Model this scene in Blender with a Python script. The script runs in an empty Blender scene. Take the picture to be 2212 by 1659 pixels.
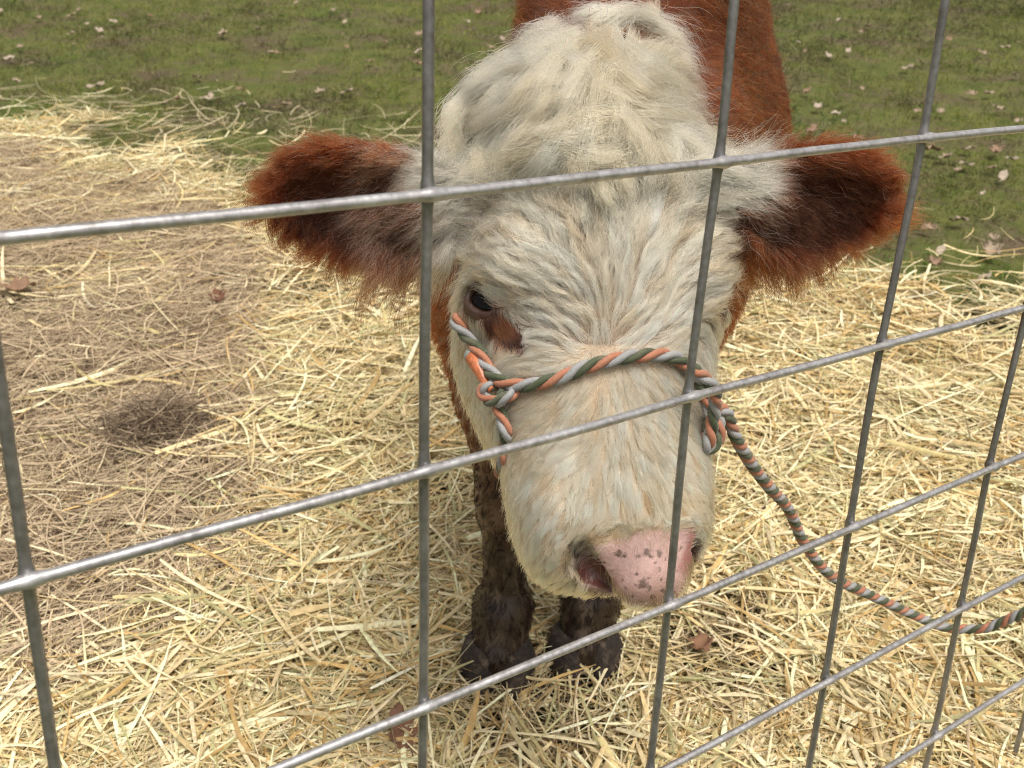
import bpy, math, random
import numpy as np
from mathutils import Vector, Matrix
from mathutils.kdtree import KDTree
from mathutils.bvhtree import BVHTree

SC = bpy.context.scene
C = SC.collection
rng = np.random.default_rng(7)
random.seed(7)

# ------------------------------------------------------------------ camera, world, sun
PITCH = math.radians(29.0)
CAM_H = 1.03
FPX, PW, PH = 2338.0, 2212.0, 1659.0          # focal length and frame in photo units
RIGHT = np.array([1.0, 0, 0])
FWD = np.array([0, math.cos(PITCH), -math.sin(PITCH)])
DOWN = np.array([0, -math.sin(PITCH), -math.cos(PITCH)])
CAM = np.array([0, 0, CAM_H])

cd = bpy.data.cameras.new('camera')
cam = bpy.data.objects.new('camera', cd); C.objects.link(cam)
cam.location = CAM
cam.rotation_euler = (math.pi / 2 - PITCH, 0, 0)
cd.sensor_width = 36.0
cd.lens = 36.0 * FPX / PW
cd.clip_start = 0.02; cd.clip_end = 2000
cd.dof.use_dof = True
cd.dof.focus_distance = 0.84
cd.dof.aperture_fstop = cd.lens / 2.6 * 1.0   # ~2.6 mm opening
SC.camera = cam

SUN_EL, SUN_AZ = math.radians(70), math.radians(140)   # azimuth from +Y clockwise
w = bpy.data.worlds.new('World'); SC.world = w; w.use_nodes = True
nt = w.node_tree; bg = nt.nodes['Background']
sky = nt.nodes.new('ShaderNodeTexSky'); sky.sky_type = 'NISHITA'; sky.sun_disc = False
sky.sun_elevation = SUN_EL; sky.sun_rotation = SUN_AZ; sky.dust_density = 4; sky.air_density = 1.0
hs = nt.nodes.new('ShaderNodeHueSaturation'); hs.inputs['Saturation'].default_value = 0.15
wm = nt.nodes.new('ShaderNodeMix'); wm.data_type = 'RGBA'; wm.blend_type = 'MULTIPLY'; wm.inputs[0].default_value = 1; wm.inputs[7].default_value = (1.0, .945, .885, 1)
nt.links.new(sky.outputs[0], hs.inputs['Color']); nt.links.new(hs.outputs[0], wm.inputs[6]); nt.links.new(wm.outputs[2], bg.inputs[0])
bg.inputs[1].default_value = 0.105
sd = bpy.data.lights.new('sun', 'SUN'); sun = bpy.data.objects.new('sun', sd); C.objects.link(sun)
sd.energy = 2.0; sd.angle = math.radians(30); sd.color = (1.0, 0.935, 0.85)
sdir = Vector((math.sin(SUN_AZ) * math.cos(SUN_EL), math.cos(SUN_AZ) * math.cos(SUN_EL), math.sin(SUN_EL)))
sun.rotation_euler = sdir.to_track_quat('Z', 'Y').to_euler()
sun.location = (0, 0, 6)
SC.view_settings.view_transform = 'Standard'; SC.view_settings.look = 'None'
SC.view_settings.exposure = 0.80; SC.view_settings.gamma = 1.0
SC.cycles.max_bounces = 8; SC.cycles.diffuse_bounces = 4; SC.cycles.glossy_bounces = 4
SC.cycles.transmission_bounces = 6; SC.cycles.transparent_max_bounces = 8
SC.cycles.use_denoising = True; SC.cycles.filter_width = 1.1; SC.cycles.denoising_prefilter = 'NONE'
SC.cycles_curves.shape = 'RIBBONS'; SC.cycles_curves.subdivisions = 2

# ------------------------------------------------------------------ helpers
def px2w(x, y, z):
    """point seen at photo position (x, y) at forward distance z"""
    x, y, z = np.broadcast_arrays(np.asarray(x, float), np.asarray(y, float), np.asarray(z, float))
    return CAM + ((x - PW / 2) / FPX * z)[..., None] * RIGHT + ((y - PH / 2) / FPX * z)[..., None] * DOWN + z[..., None] * FWD

def w2px(P):
    d = np.asarray(P, float) - CAM
    z = d @ FWD
    return np.stack([PW / 2 + FPX * (d @ RIGHT) / z, PH / 2 + FPX * (d @ DOWN) / z], -1)

def px2ground(x, y):
    x = np.asarray(x, float); y = np.asarray(y, float)
    z = CAM_H / (math.sin(PITCH) + math.cos(PITCH) * (y - PH / 2) / FPX)
    return px2w(x, y, z)

def nrm(v):
    v = np.asarray(v, float)
    return v / (np.linalg.norm(v, axis=-1, keepdims=True) + 1e-12)

def tag(o, label=None, cat=None, group=None, kind=None):
    if label: o['label'] = label
    if cat: o['category'] = cat
    if group: o['group'] = group
    if kind: o['kind'] = kind
    return o

def link(name, data, parent=None, loc=None):
    o = bpy.data.objects.new(name, data); C.objects.link(o)
    if parent is not None: o.parent = parent
    if loc is not None: o.location = loc
    return o

def mesh(name, V, F, mat, parent=None, base=(0, 0, 0), smooth=True, col=None, fcol=None):
    """V (n,3) world, F list/array of faces; stored relative to base"""
    me = bpy.data.meshes.new(name)
    V = np.asarray(V, float) - np.asarray(base, float)
    if isinstance(F, np.ndarray) and F.ndim == 2:
        k = F.shape[1]; nf = len(F)
        me.vertices.add(len(V)); me.vertices.foreach_set('co', V.astype(np.float32).ravel())
        me.loops.add(nf * k); me.loops.foreach_set('vertex_index', F.astype(np.int32).ravel())
        me.polygons.add(nf); me.polygons.foreach_set('loop_start', np.arange(0, nf * k, k, dtype=np.int32))
        me.polygons.foreach_set('loop_total', np.full(nf, k, dtype=np.int32))
        me.update(calc_edges=True)
    else:
        me.from_pydata(V.tolist(), [], [list(map(int, f)) for f in F]); me.update()
    me.validate()
    if smooth: me.polygons.foreach_set('use_smooth', np.ones(len(me.polygons), bool))
    if col is not None:
        at = me.attributes.new('tint', 'FLOAT_COLOR', 'POINT')
        c4 = np.ones((len(V), 4), np.float32); c4[:, :3] = col
        at.data.foreach_set('color', c4.ravel())
    me.materials.append(mat)
    return link(name, me, parent, None if parent is not None else base)

def curves(name, P, R, col, mat, parent=None, base=(0, 0, 0)):
    """P (n,k,3) world points, R (n,k) radii, col (n,3)"""
    n, k, _ = P.shape
    cu = bpy.data.hair_curves.new(name)
    cu.add_curves([k] * n)
    cu.attributes['position'].data.foreach_set('vector', (P - np.asarray(base)).astype(np.float32).ravel())
    ra = cu.attributes.get('radius') or cu.attributes.new('radius', 'FLOAT', 'POINT')
    ra.data.foreach_set('value', R.astype(np.float32).ravel())
    at = cu.attributes.new('tint', 'FLOAT_COLOR', 'CURVE')
    c4 = np.ones((n, 4), np.float32); c4[:, :3] = col
    at.data.foreach_set('color', c4.ravel())
    cu.materials.append(mat)
    return link(name, cu, parent, None if parent is not None else base)

class NT:
    def __init__(s, name):
        s.m = bpy.data.materials.new(name); s.m.use_nodes = True
        s.t = s.m.node_tree; s.b = s.t.nodes['Principled BSDF']; s.out = s.t.nodes['Material Output']
    def n(s, typ, **kw):
        nd = s.t.nodes.new('ShaderNode' + typ)
        for k, v in kw.items():
            if k in nd.inputs.keys(): nd.inputs[k].default_value = v
            else: setattr(nd, k, v)
        return nd
    def l(s, a, b): s.t.links.new(a, b)
    def noise(s, scale, detail=4, rough=0.55, vec=None, dist=0.0):
        nd = s.n('TexNoise'); nd.inputs['Scale'].default_value = scale; nd.inputs['Detail'].default_value = detail
        nd.inputs['Roughness'].default_value = rough; nd.inputs['Distortion'].default_value = dist
        if vec is None:
            vec = s.n('TexCoord').outputs['Object']
        s.l(vec, nd.inputs['Vector']); return nd.outputs['Fac']
    def ramp(s, fac, stops):
        nd = s.n('ValToRGB'); cr = nd.color_ramp
        while len(cr.elements) < len(stops): cr.elements.new(0.5)
        for e, (p, c) in zip(cr.elements, stops): e.position = p; e.color = (*c, 1)
        s.l(fac, nd.inputs[0]); return nd.outputs[0]
    def mix(s, fac, a, b, mode='MIX'):
        nd = s.n('Mix', data_type='RGBA', blend_type=mode)
        for sock, v in ((nd.inputs[0], fac), (nd.inputs[6], a), (nd.inputs[7], b)):
            if hasattr(v, 'links') or hasattr(v, 'is_output'): s.l(v, sock)
            else: sock.default_value = v if not isinstance(v, tuple) else (*v, 1)
        return nd.outputs[2]
    def bump(s, h, strength=0.3, dist=0.002):
        nd = s.n('Bump'); nd.inputs['Strength'].default_value = strength; nd.inputs['Distance'].default_value = dist
        s.l(h, nd.inputs['Height']); s.l(nd.outputs[0], s.b.inputs['Normal'])

def attr_mat(name, rough=0.8, var=0.15, scale=30, spec=0.3, transl=0.0, bump=0.0):
    t = NT(name)
    a = t.n('Attribute', attribute_name='tint')
    f = t.noise(scale, 5)
    c = t.mix(1.0, a.outputs['Color'], t.ramp(f, [(0.3, (1 - var,) * 3), (0.7, (1 + var,) * 3)]), 'MULTIPLY')
    t.l(c, t.b.inputs['Base Color']); t.b.inputs['Roughness'].default_value = rough
    t.b.inputs['Specular IOR Level'].default_value = spec
    if bump: t.bump(f, bump)
    if transl:
        tr = t.n('BsdfTranslucent'); t.l(c, tr.inputs[0])
        mx = t.n('MixShader'); mx.inputs[0].default_value = transl
        t.l(t.b.outputs[0], mx.inputs[1]); t.l(tr.outputs[0], mx.inputs[2]); t.l(mx.outputs[0], t.out.inputs[0])
    return t.m

def hair_mat(name, rough=0.38, radial=0.55, ior=1.42):
    t = NT(name); t.t.nodes.remove(t.b)
    h = t.n('BsdfHairPrincipled'); h.model = 'CHIANG'; h.parametrization = 'COLOR'
    a = t.n('Attribute', attribute_name='tint'); t.l(a.outputs['Color'], h.inputs['Color'])
    h.inputs['Roughness'].default_value = rough; h.inputs['Radial Roughness'].default_value = radial
    h.inputs['Random Roughness'].default_value = 0.2; h.inputs['IOR'].default_value = ior
    t.l(h.outputs[0], t.out.inputs[0]); return t.m

def vnoise(P, scale, seed=0):
    """cheap smooth value noise in [-1,1], P (...,3)"""
    P = np.asarray(P, float) * scale + seed * 17.13
    i = np.floor(P).astype(np.int64); f = P - i; f = f * f * (3 - 2 * f)
    def h(a, b, c):
        n = (a * 73856093) ^ (b * 19349663) ^ (c * 83492791)
        n = (n ^ (n >> 13)) * 1274126177 & 0x7fffffff
        return (n % 65521) / 32760.5 - 1
    r = 0
    for dx in (0, 1):
        for dy in (0, 1):
            for dz in (0, 1):
                wgt = (f[..., 0] if dx else 1 - f[..., 0]) * (f[..., 1] if dy else 1 - f[..., 1]) * (f[..., 2] if dz else 1 - f[..., 2])
                r = r + wgt * h(i[..., 0] + dx, i[..., 1] + dy, i[..., 2] + dz)
    return r

def in_poly(x, y, poly):
    poly = np.asarray(poly, float); ins = np.zeros(np.shape(x), bool)
    j = len(poly) - 1
    for i in range(len(poly)):
        xi, yi = poly[i]; xj, yj = poly[j]
        c = ((yi > y) != (yj > y)) & (x < (xj - xi) * (y - yi) / (yj - yi + 1e-12) + xi)
        ins ^= c; j = i
    return ins

def spline(pts, step):
    """Catmull-Rom through pts (n,3), resampled evenly"""
    P = np.asarray(pts, float)
    P = np.vstack([2 * P[0] - P[1], P, 2 * P[-1] - P[-2]])
    out = []
    for i in range(1, len(P) - 2):
        t = np.linspace(0, 1, 24, endpoint=False)[:, None]
        a, b, c, d = P[i - 1], P[i], P[i + 1], P[i + 2]
        out.append(0.5 * (2 * b + (c - a) * t + (2 * a - 5 * b + 4 * c - d) * t ** 2 + (3 * b - a - 3 * c + d) * t ** 3))
    out.append(P[-2:-1]); Q = np.vstack(out)
    s = np.concatenate([[0], np.cumsum(np.linalg.norm(np.diff(Q, axis=0), axis=1))])
    n = max(2, int(s[-1] / step) + 1); u = np.linspace(0, s[-1], n)
    return np.stack([np.interp(u, s, Q[:, k]) for k in range(3)], 1), u

def frames(P):
    T = nrm(np.gradient(P, axis=0)); N = np.zeros_like(T)
    n = np.cross(T[0], [0.3, 0.2, 1.0]); n /= np.linalg.norm(n); N[0] = n
    for i in range(1, len(P)):
        n = n - T[i] * (n @ T[i]); n /= np.linalg.norm(n); N[i] = n
    return T, N, np.cross(T, N)

def tube(P, rad, seg=12, N=None, B=None, cap=True, rmod=None):
    if N is None: _, N, B = frames(P)
    th = np.linspace(0, 2 * math.pi, seg, endpoint=False)
    r = np.broadcast_to(np.asarray(rad, float), (len(P),))[:, None] * np.ones(seg)
    if rmod is not None: r = r * rmod
    V = P[:, None] + r[..., None] * (np.cos(th)[None, :, None] * N[:, None] + np.sin(th)[None, :, None] * B[:, None])
    n = len(P); i = np.arange(n - 1)[:, None] * seg; j = np.arange(seg)[None]; j2 = (j + 1) % seg
    F = np.stack([i + j, i + j2, i + seg + j2, i + seg + j], -1).reshape(-1, 4)
    V = V.reshape(-1, 3)
    if cap:
        V = np.vstack([V, P[:1], P[-1:]]); c0, c1 = n * seg, n * seg + 1
        k = np.arange(seg); k2 = (k + 1) % seg; e = (n - 1) * seg
        F = np.vstack([F, np.stack([k2, k, np.full(seg, c0), np.full(seg, c0)], 1), np.stack([e + k, e + k2, np.full(seg, c1), np.full(seg, c1)], 1)])
        F = [tuple(f[:3]) if f[2] == f[3] else tuple(f) for f in F.tolist()]
    return V, F

# ------------------------------------------------------------------ ground
def ground_material():
    t = NT('pasture_soil')
    pos = t.n('NewGeometry').outputs['Position']
    big = t.noise(1.3, 5, 0.6, pos); mid = t.noise(7, 6, 0.65, pos); fine = t.noise(60, 5, 0.6, pos)
    soil = t.ramp(fine, [(0.3, (0.055, 0.042, 0.028)), (0.7, (0.13, 0.098, 0.062))])
    moss = t.ramp(mid, [(0.3, (0.050, 0.060, 0.018)), (0.5, (0.080, 0.094, 0.024)), (0.75, (0.125, 0.118, 0.046))])
    sel = t.ramp(t.noise(3.2, 6, 0.7, pos), [(0.36, (0, 0, 0)), (0.52, (1, 1, 1))])
    c = t.mix(sel, soil, moss)
    t.l(c, t.b.inputs['Base Color']); t.b.inputs['Roughness'].default_value = 0.95
    t.b.inputs['Specular IOR Level'].default_value = 0.15
    t.bump(fine, 0.6, 0.01); return t.m

def terrain_h(x, y):
    p = np.stack([x, y, 0 * x], -1)
    return 0.02 * vnoise(p, 1.1, 3) + 0.008 * vnoise(p, 4.0, 5)

def build_ground():
    ax = np.concatenate([-np.geomspace(400, 4.2, 24), np.linspace(-4, 4, 161), np.geomspace(4.2, 400, 24)])
    ay = np.concatenate([-np.geomspace(400, 1.2, 20), np.linspace(-1, 9, 201), np.geomspace(9.3, 500, 26)])
    X, Y = np.meshgrid(ax, ay)
    near = np.clip(1 - (np.hypot(X, Y - 3) - 6) / 6, 0, 1)
    Z = terrain_h(X, Y) * near - 0.012
    V = np.stack([X, Y, Z], -1).reshape(-1, 3); nx = len(ax)
    i, j = np.meshgrid(np.arange(len(ay) - 1), np.arange(nx - 1), indexing='ij')
    a = (i * nx + j).ravel()
    F = np.stack([a, a + 1, a + nx + 1, a + nx], 1)
    tag(mesh('ground', V, F, ground_material()), kind='structure')
build_ground()

# ------------------------------------------------------------------ wire fence panel
def build_fence():
    rv = np.array([0.37950981, -0.63191201, -0.0821455]); tv = np.array([-0.99640149, -0.27061586, 2.03175827])
    SP = 0.2032; RY = 0.74987 * SP
    th = np.linalg.norm(rv); k = rv / th
    K = np.array([[0, -k[2], k[1]], [k[2], 0, -k[0]], [-k[1], k[0], 0]])
    Rm = np.eye(3) + math.sin(th) * K + (1 - math.cos(th)) * K @ K
    M = np.stack([RIGHT, DOWN, FWD], 1)
    ex, ey, ez = M @ Rm[:, 0], M @ Rm[:, 1], M @ Rm[:, 2]      # along wires, down, away from viewer
    O = CAM + M @ (tv * SP)
    meas = {(0,1):(935,420),(0,2):(1566,350),(0,3):(2008,297),(1,0):(65,1255),(1,1):(927,1017),(1,2):(1500,858),(1,3):(1917,744),
            (2,1):(925,1527),(2,2):(1455,1305),(2,3):(1848,1138),(2,4):(2150,1008),(3,3):(1793,1470),(3,4):(2087,1311),(4,4):(2027,1589)}
    def node(r, c):
        if (r, c) in meas:
            x, y = meas[(r, c)]; d = px2w(x, y, 1.0) - CAM
            return CAM + d * (((O - CAM) @ ez) / (d @ ez))
        return O + ex * c * SP + ey * r * RY
    rows = range(-3, 6); cols = range(-4, 11)
    base = O + ex * 1 * SP; base = base + ey * ((base[2] - 0.0) / -ey[2])
    def wire_mat(name, k):
     mat = NT(name)
     tc = mat.n('TexCoord').outputs['Object']
     n1 = mat.noise(260, 4, 0.6, tc); n2 = mat.noise(38, 5, 0.7, tc); n3 = mat.noise(900, 2, 0.5, tc)
     c = mat.ramp(n2, [(0.30, (0.20 * k, 0.195 * k, 0.195 * k)), (0.5, (0.33 * k, 0.325 * k, 0.33 * k)), (0.72, (0.47 * k, 0.475 * k, 0.485 * k))])
     c = mat.mix(0.22, c, mat.ramp(n1, [(0.35, (0.16, 0.15, 0.15)), (0.65, (0.56 * k, 0.565 * k, 0.58 * k))]))
     c = mat.mix(mat.ramp(mat.noise(21, 6, .75, tc), [(.60, (0, 0, 0)), (.72, (.55, .55, .55))]), c, (.17, .125, .095))
     mat.l(c, mat.b.inputs['Base Color']); mat.b.inputs['Metallic'].default_value = 0.75
     mat.l(mat.ramp(n1, [(0.3, (0.27,) * 3), (0.7, (0.46,) * 3)]), mat.b.inputs['Roughness'])
     mat.bump(n3, 0.12, 0.0003)
     return mat.m
    HWM = wire_mat('galvanised_wire', 1.22); VWM = wire_mat('shaded_wire', .70)  # one wire type; brighter horizontals and darker uprights put lighting into colour
    root = link('wire_fence', None, loc=base)
    tag(root, 'galvanised steel wire stock panel with wide rectangular openings in front of the calf', 'wire fence')
    WD = 0.0058
    def wire(name, pts, off, m):
        P, u = spline(np.asarray(pts) + ez * off, 0.004)
        P = P + 0.0005 * np.stack([vnoise(P, 14, 1), vnoise(P, 14, 2), vnoise(P, 14, 4)], 1)
        rad = WD / 2 * (1 + 0.03 * vnoise(P, 60, 6))
        dn = np.min(np.linalg.norm(P[:, None] - (np.asarray(pts) + ez * off)[None, 1:-1], axis=-1), axis=1)
        rad = rad * (1 + 0.40 * np.exp(-(dn / 0.0046) ** 2) * (1 + .5 * vnoise(P, 300, 8)))
        V, F = tube(P, rad, 14)
        mesh(name, V, F, m, root, base)
    for r in rows:
        wire('horizontal_wire', [node(r, c) for c in cols], 0.0, HWM)
    for c_ in cols:
        wire('vertical_wire', [node(r, c_) for r in rows], WD * 0.93, VWM)
    return [node(2.55, 6) + ez * WD * .93, node(2.35, 6) + ez * WD * .93, ex, ez]
TIE = build_fence()

# ------------------------------------------------------------------ calf: head frame
T0 = px2w(1310, 215, 0.865)          # crown of the skull on the mid-line
T1 = px2w(1372, 1262, 0.805)         # front of the nose
HA = nrm(T1 - T0)                    # down the face
_n = RIGHT * math.sin(math.radians(14)) - FWD * math.cos(math.radians(14))
HN = nrm(_n - HA * (_n @ HA))        # out of the face
HL = np.cross(HN, HA)                # lateral
if HL @ RIGHT < 0: HL = -HL
HLEN = np.linalg.norm(T1 - T0)
def to_head(P):
    d = np.asarray(P, float) - T0
    return d @ HL, d @ HA, d @ HN
def from_head(l, a, n):
    l, a, n = np.broadcast_arrays(l, a, n)
    return T0 + l[..., None] * HL + a[..., None] * HA + n[..., None] * HN
def hsurf(x, y, depth=0.):
    """point on the plain head surface seen at photo (x, y), pushed depth metres into it along the line of sight"""
    z = np.arange(.70, 1.05, .0008); P = px2w(x, y, z); v = head_implicit(P[:, 0], P[:, 1], P[:, 2])
    i = int(np.argmax(v < 0)) if (v < 0).any() else int(np.argmin(v))
    return P[i] + nrm(P[i] - CAM) * depth
def hpx(x, y, n):
    """head point on the plane n=const seen at photo (x, y)"""
    d = px2w(x, y, 1.0) - CAM
    t = (n - (CAM - T0) @ HN) / (d @ HN)
    return CAM + np.asarray(t)[..., None] * d

PA = np.array([-.075, -.05, -.02, .02, .06, .11, .155, .19, .245, .30, .335, .355, .372, .384, .391])
PWD = np.array([.02, .052, .070, .082, .089, .098, .102, .102, .095, .083, .076, .070, .060, .044, .015])
PNF = np.array([-.085, -.045, -.018, .000, .010, .014, .011, .006, .002, .000, .000, -.006, -.017, -.032, -.045])
PNB = np.array([-.10, -.115, -.135, -.155, -.170, -.185, -.190, -.180, -.150, -.125, -.115, -.105, -.092, -.075, -.060])

EYES = []
def head_implicit(X, Y, Z):
    d = [X - T0[0], Y - T0[1], Z - T0[2]]
    l = d[0] * HL[0] + d[1] * HL[1] + d[2] * HL[2]
    a = d[0] * HA[0] + d[1] * HA[1] + d[2] * HA[2]
    n = d[0] * HN[0] + d[1] * HN[1] + d[2] * HN[2]
    wd = np.interp(a, PA, PWD); nf = np.interp(a, PA, PNF); nb = np.interp(a, PA, PNB)
    c = (nf + nb) / 2; hh = (nf - nb) / 2
    tt = (n - c) / hh
    jw = 0.26 - 0.42 * np.exp(-((a - .20) / .09) ** 2)
    wl = wd * (1 - jw * np.clip((0.35 - tt) / 1.35, 0, 1) - 0.16 * np.clip((tt - 0.35) / 0.65, 0, 1) ** 2)
    q = (np.abs(l / wl) ** 2.5 + np.abs(tt) ** 2.5) ** 0.4
    dd = (q - 1) * np.minimum(wd, hh)
    return np.maximum(dd, np.maximum(a - PA[-1], PA[0] - a))

class Field:
    def __init__(s, xs, ys, zs):
        s.ax = [np.asarray(v, np.float32) for v in (xs, ys, zs)]
        s.f = np.full([len(v) for v in s.ax], 0.2, np.float32)
    def _sl(s, lo, hi):
        return tuple(slice(max(0, np.searchsorted(v, a) - 1), min(len(v), np.searchsorted(v, b) + 1)) for v, a, b in zip(s.ax, lo, hi))
    def apply(s, fn, lo, hi, k, op='add'):
        sl = s._sl(lo, hi)
        X = s.ax[0][sl[0]][:, None, None]; Y = s.ax[1][sl[1]][None, :, None]; Z = s.ax[2][sl[2]][None, None, :]
        d = fn(X, Y, Z).astype(np.float32); a = s.f[sl]
        if op == 'add':
            h = np.clip(.5 + .5 * (a - d) / k, 0, 1); s.f[sl] = a * (1 - h) + d * h - k * h * (1 - h)
        else:
            h = np.clip(.5 - .5 * (a + d) / k, 0, 1); s.f[sl] = a * (1 - h) - d * h + k * h * (1 - h)
    def cone(s, p, q, r0, r1, k=.03, op='add'):
        p = np.asarray(p, float); q = np.asarray(q, float); ba = q - p; L2 = ba @ ba
        m = max(r0, r1) + k + .015
        def fn(X, Y, Z):
            t = np.clip(((X - p[0]) * ba[0] + (Y - p[1]) * ba[1] + (Z - p[2]) * ba[2]) / L2, 0, 1)
            return np.sqrt((X - p[0] - t * ba[0]) ** 2 + (Y - p[1] - t * ba[1]) ** 2 + (Z - p[2] - t * ba[2]) ** 2) - (r0 + (r1 - r0) * t)
        s.apply(fn, np.minimum(p, q) - m, np.maximum(p, q) + m, k, op)
    def ell(s, c, axes, rad, k=.03, op='add'):
        c = np.asarray(c, float); m = max(rad) + k + .015
        def fn(X, Y, Z):
            q = 0
            for u, r in zip(axes, rad):
                q = q + (((X - c[0]) * u[0] + (Y - c[1]) * u[1] + (Z - c[2]) * u[2]) / r) ** 2
            return (np.sqrt(q) - 1) * min(rad)
        s.apply(fn, c - m, c + m, k, op)
    def mesh(s):
        f = s.f; S = f < 0
        nx, ny, nz = f.shape
        cnt = np.zeros((nx - 1, ny - 1, nz - 1), np.int8)
        for i in (0, 1):
            for j in (0, 1):
                for k in (0, 1):
                    cnt += S[i:nx - 1 + i, j:ny - 1 + j, k:nz - 1 + k]
        act = np.argwhere((cnt > 0) & (cnt < 8)); del cnt
        I, J, K = act.T
        pos = np.zeros((len(act), 3)); num = np.zeros(len(act))
        cor = [(i, j, k) for i in (0, 1) for j in (0, 1) for k in (0, 1)]
        for a in range(8):
            for b in range(a + 1, 8):
                ca, cb = cor[a], cor[b]
                if sum(x != y for x, y in zip(ca, cb)) != 1: continue
                fa = f[I + ca[0], J + ca[1], K + ca[2]].astype(float); fb = f[I + cb[0], J + cb[1], K + cb[2]].astype(float)
                m = (fa < 0) != (fb < 0); t = np.where(m, fa / np.where(fa == fb, 1, fa - fb), 0)
                A = np.stack([s.ax[0][I + ca[0]], s.ax[1][J + ca[1]], s.ax[2][K + ca[2]]], 1)
                B = np.stack([s.ax[0][I + cb[0]], s.ax[1][J + cb[1]], s.ax[2][K + cb[2]]], 1)
                pos += np.where(m[:, None], A + t[:, None] * (B - A), 0); num += m
        V = pos / num[:, None]
        vid = np.full((nx, ny, nz), -1, np.int32); vid[I, J, K] = np.arange(len(act))
        Fs = []
        for axi in range(3):
            o = [(1, 2), (2, 0), (0, 1)][axi]
            sl0 = [slice(None)] * 3; sl1 = [slice(None)] * 3
            sl0[axi] = slice(0, -1); sl1[axi] = slice(1, None)
            E = np.argwhere(S[tuple(sl0)] != S[tuple(sl1)])
            E = E[(E[:, o[0]] > 0) & (E[:, o[1]] > 0)]
            ins = S[E[:, 0], E[:, 1], E[:, 2]]
            q = []
            for du, dv in ((-1, -1), (0, -1), (0, 0), (-1, 0)):
                e = E.copy(); e[:, o[0]] += du; e[:, o[1]] += dv
                q.append(vid[e[:, 0], e[:, 1], e[:, 2]])
            q = np.stack(q, 1); q = q[(q >= 0).all(1)] if (q < 0).any() else q
            ok = ins if len(ins) == len(q) else np.ones(len(q), bool)
            q = np.where(ok[:, None], q, q[:, ::-1])
            Fs.append(q)
        return V, np.vstack(Fs)

def smooth_mesh(V, F, it, lam=0.5):
    e = np.vstack([F[:, [0, 1]], F[:, [1, 2]], F[:, [2, 3]], F[:, [3, 0]]]); e = np.vstack([e, e[:, ::-1]])
    deg = np.bincount(e[:, 0], minlength=len(V))
    for i in range(it):
        l = lam if i % 2 == 0 else -lam * 1.03
        acc = np.stack([np.bincount(e[:, 0], weights=V[e[:, 1], k], minlength=len(V)) for k in range(3)], 1)
        V = V + l * (acc / np.maximum(deg, 1)[:, None] - V)
    return V

def graded(lo, a, b, hi, fine, coarse):
    v = [np.arange(a, b, fine)]
    st = fine; x = a; L = []
    while x > lo: st = min(coarse, st * 1.15); x -= st; L.append(x)
    R = []; st = fine; x = v[0][-1]
    while x < hi: st = min(coarse, st * 1.15); x += st; R.append(x)
    return np.concatenate([np.array(L[::-1]), v[0], np.array(R)])

# ears: base, tip, and direction of the ear's width; they hang a little and open to the front and below
class Ear: pass
def make_ear(bx, by, bz, tx, ty, tz, wx, wy, wz):
    e = Ear(); e.b = px2w(bx, by, bz); e.t = px2w(tx, ty, tz)
    e.L = np.linalg.norm(e.t - e.b); e.E = (e.t - e.b) / e.L
    wv = RIGHT * wx + DOWN * wy + FWD * wz
    e.W = nrm(wv - e.E * (wv @ e.E)); e.N = np.cross(e.E, e.W)
    if e.N @ FWD > 0: e.N = -e.N                 # N points to the viewer: the open side
    return e
EARS = [make_ear(955, 440, .905, 572, 415, .88, .05, 1, .35), make_ear(1590, 425, .90, 1925, 430, .905, -.05, 1, .35)]
EU = np.array([-.25, 0, .12, .3, .5, .7, .85, .95, 1.0])
EH = np.array([.018, .027, .034, .042, .046, .043, .032, .019, .006])
def ear_half(u, v): return np.interp(u, EU, EH) * np.where(v > 0, np.interp(u, [0, .3, .7, 1], [1, 1.12, .80, .68]), 1)
def ear_local(e, P):
    d = np.asarray(P, float) - e.b
    return d @ e.E / e.L, d @ e.W, d @ e.N
def ear_implicit(e):
    def fn(X, Y, Z):
        d = [X - e.b[0], Y - e.b[1], Z - e.b[2]]
        u = (d[0] * e.E[0] + d[1] * e.E[1] + d[2] * e.E[2]) / e.L
        v = d[0] * e.W[0] + d[1] * e.W[1] + d[2] * e.W[2]
        n = d[0] * e.N[0] + d[1] * e.N[1] + d[2] * e.N[2]
        h = ear_half(u, v)
        vv = v / h
        cup = 0.022 * (vv ** 2 - 0.5) * np.clip(1.25 - 0.5 * u, .4, 1.2)
        th = 0.0065 + 0.012 * np.clip(0.2 - u, 0, 1)
        q = np.sqrt(vv ** 2 + ((n - cup) / th) ** 2)
        return np.maximum((q - 1) * th * 0.8, np.maximum(u - 1, -.25 - u) * e.L)
    return fn

HOOF_L = px2ground(1076, 1478); HOOF_R = px2ground(1262, 1455)

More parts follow.
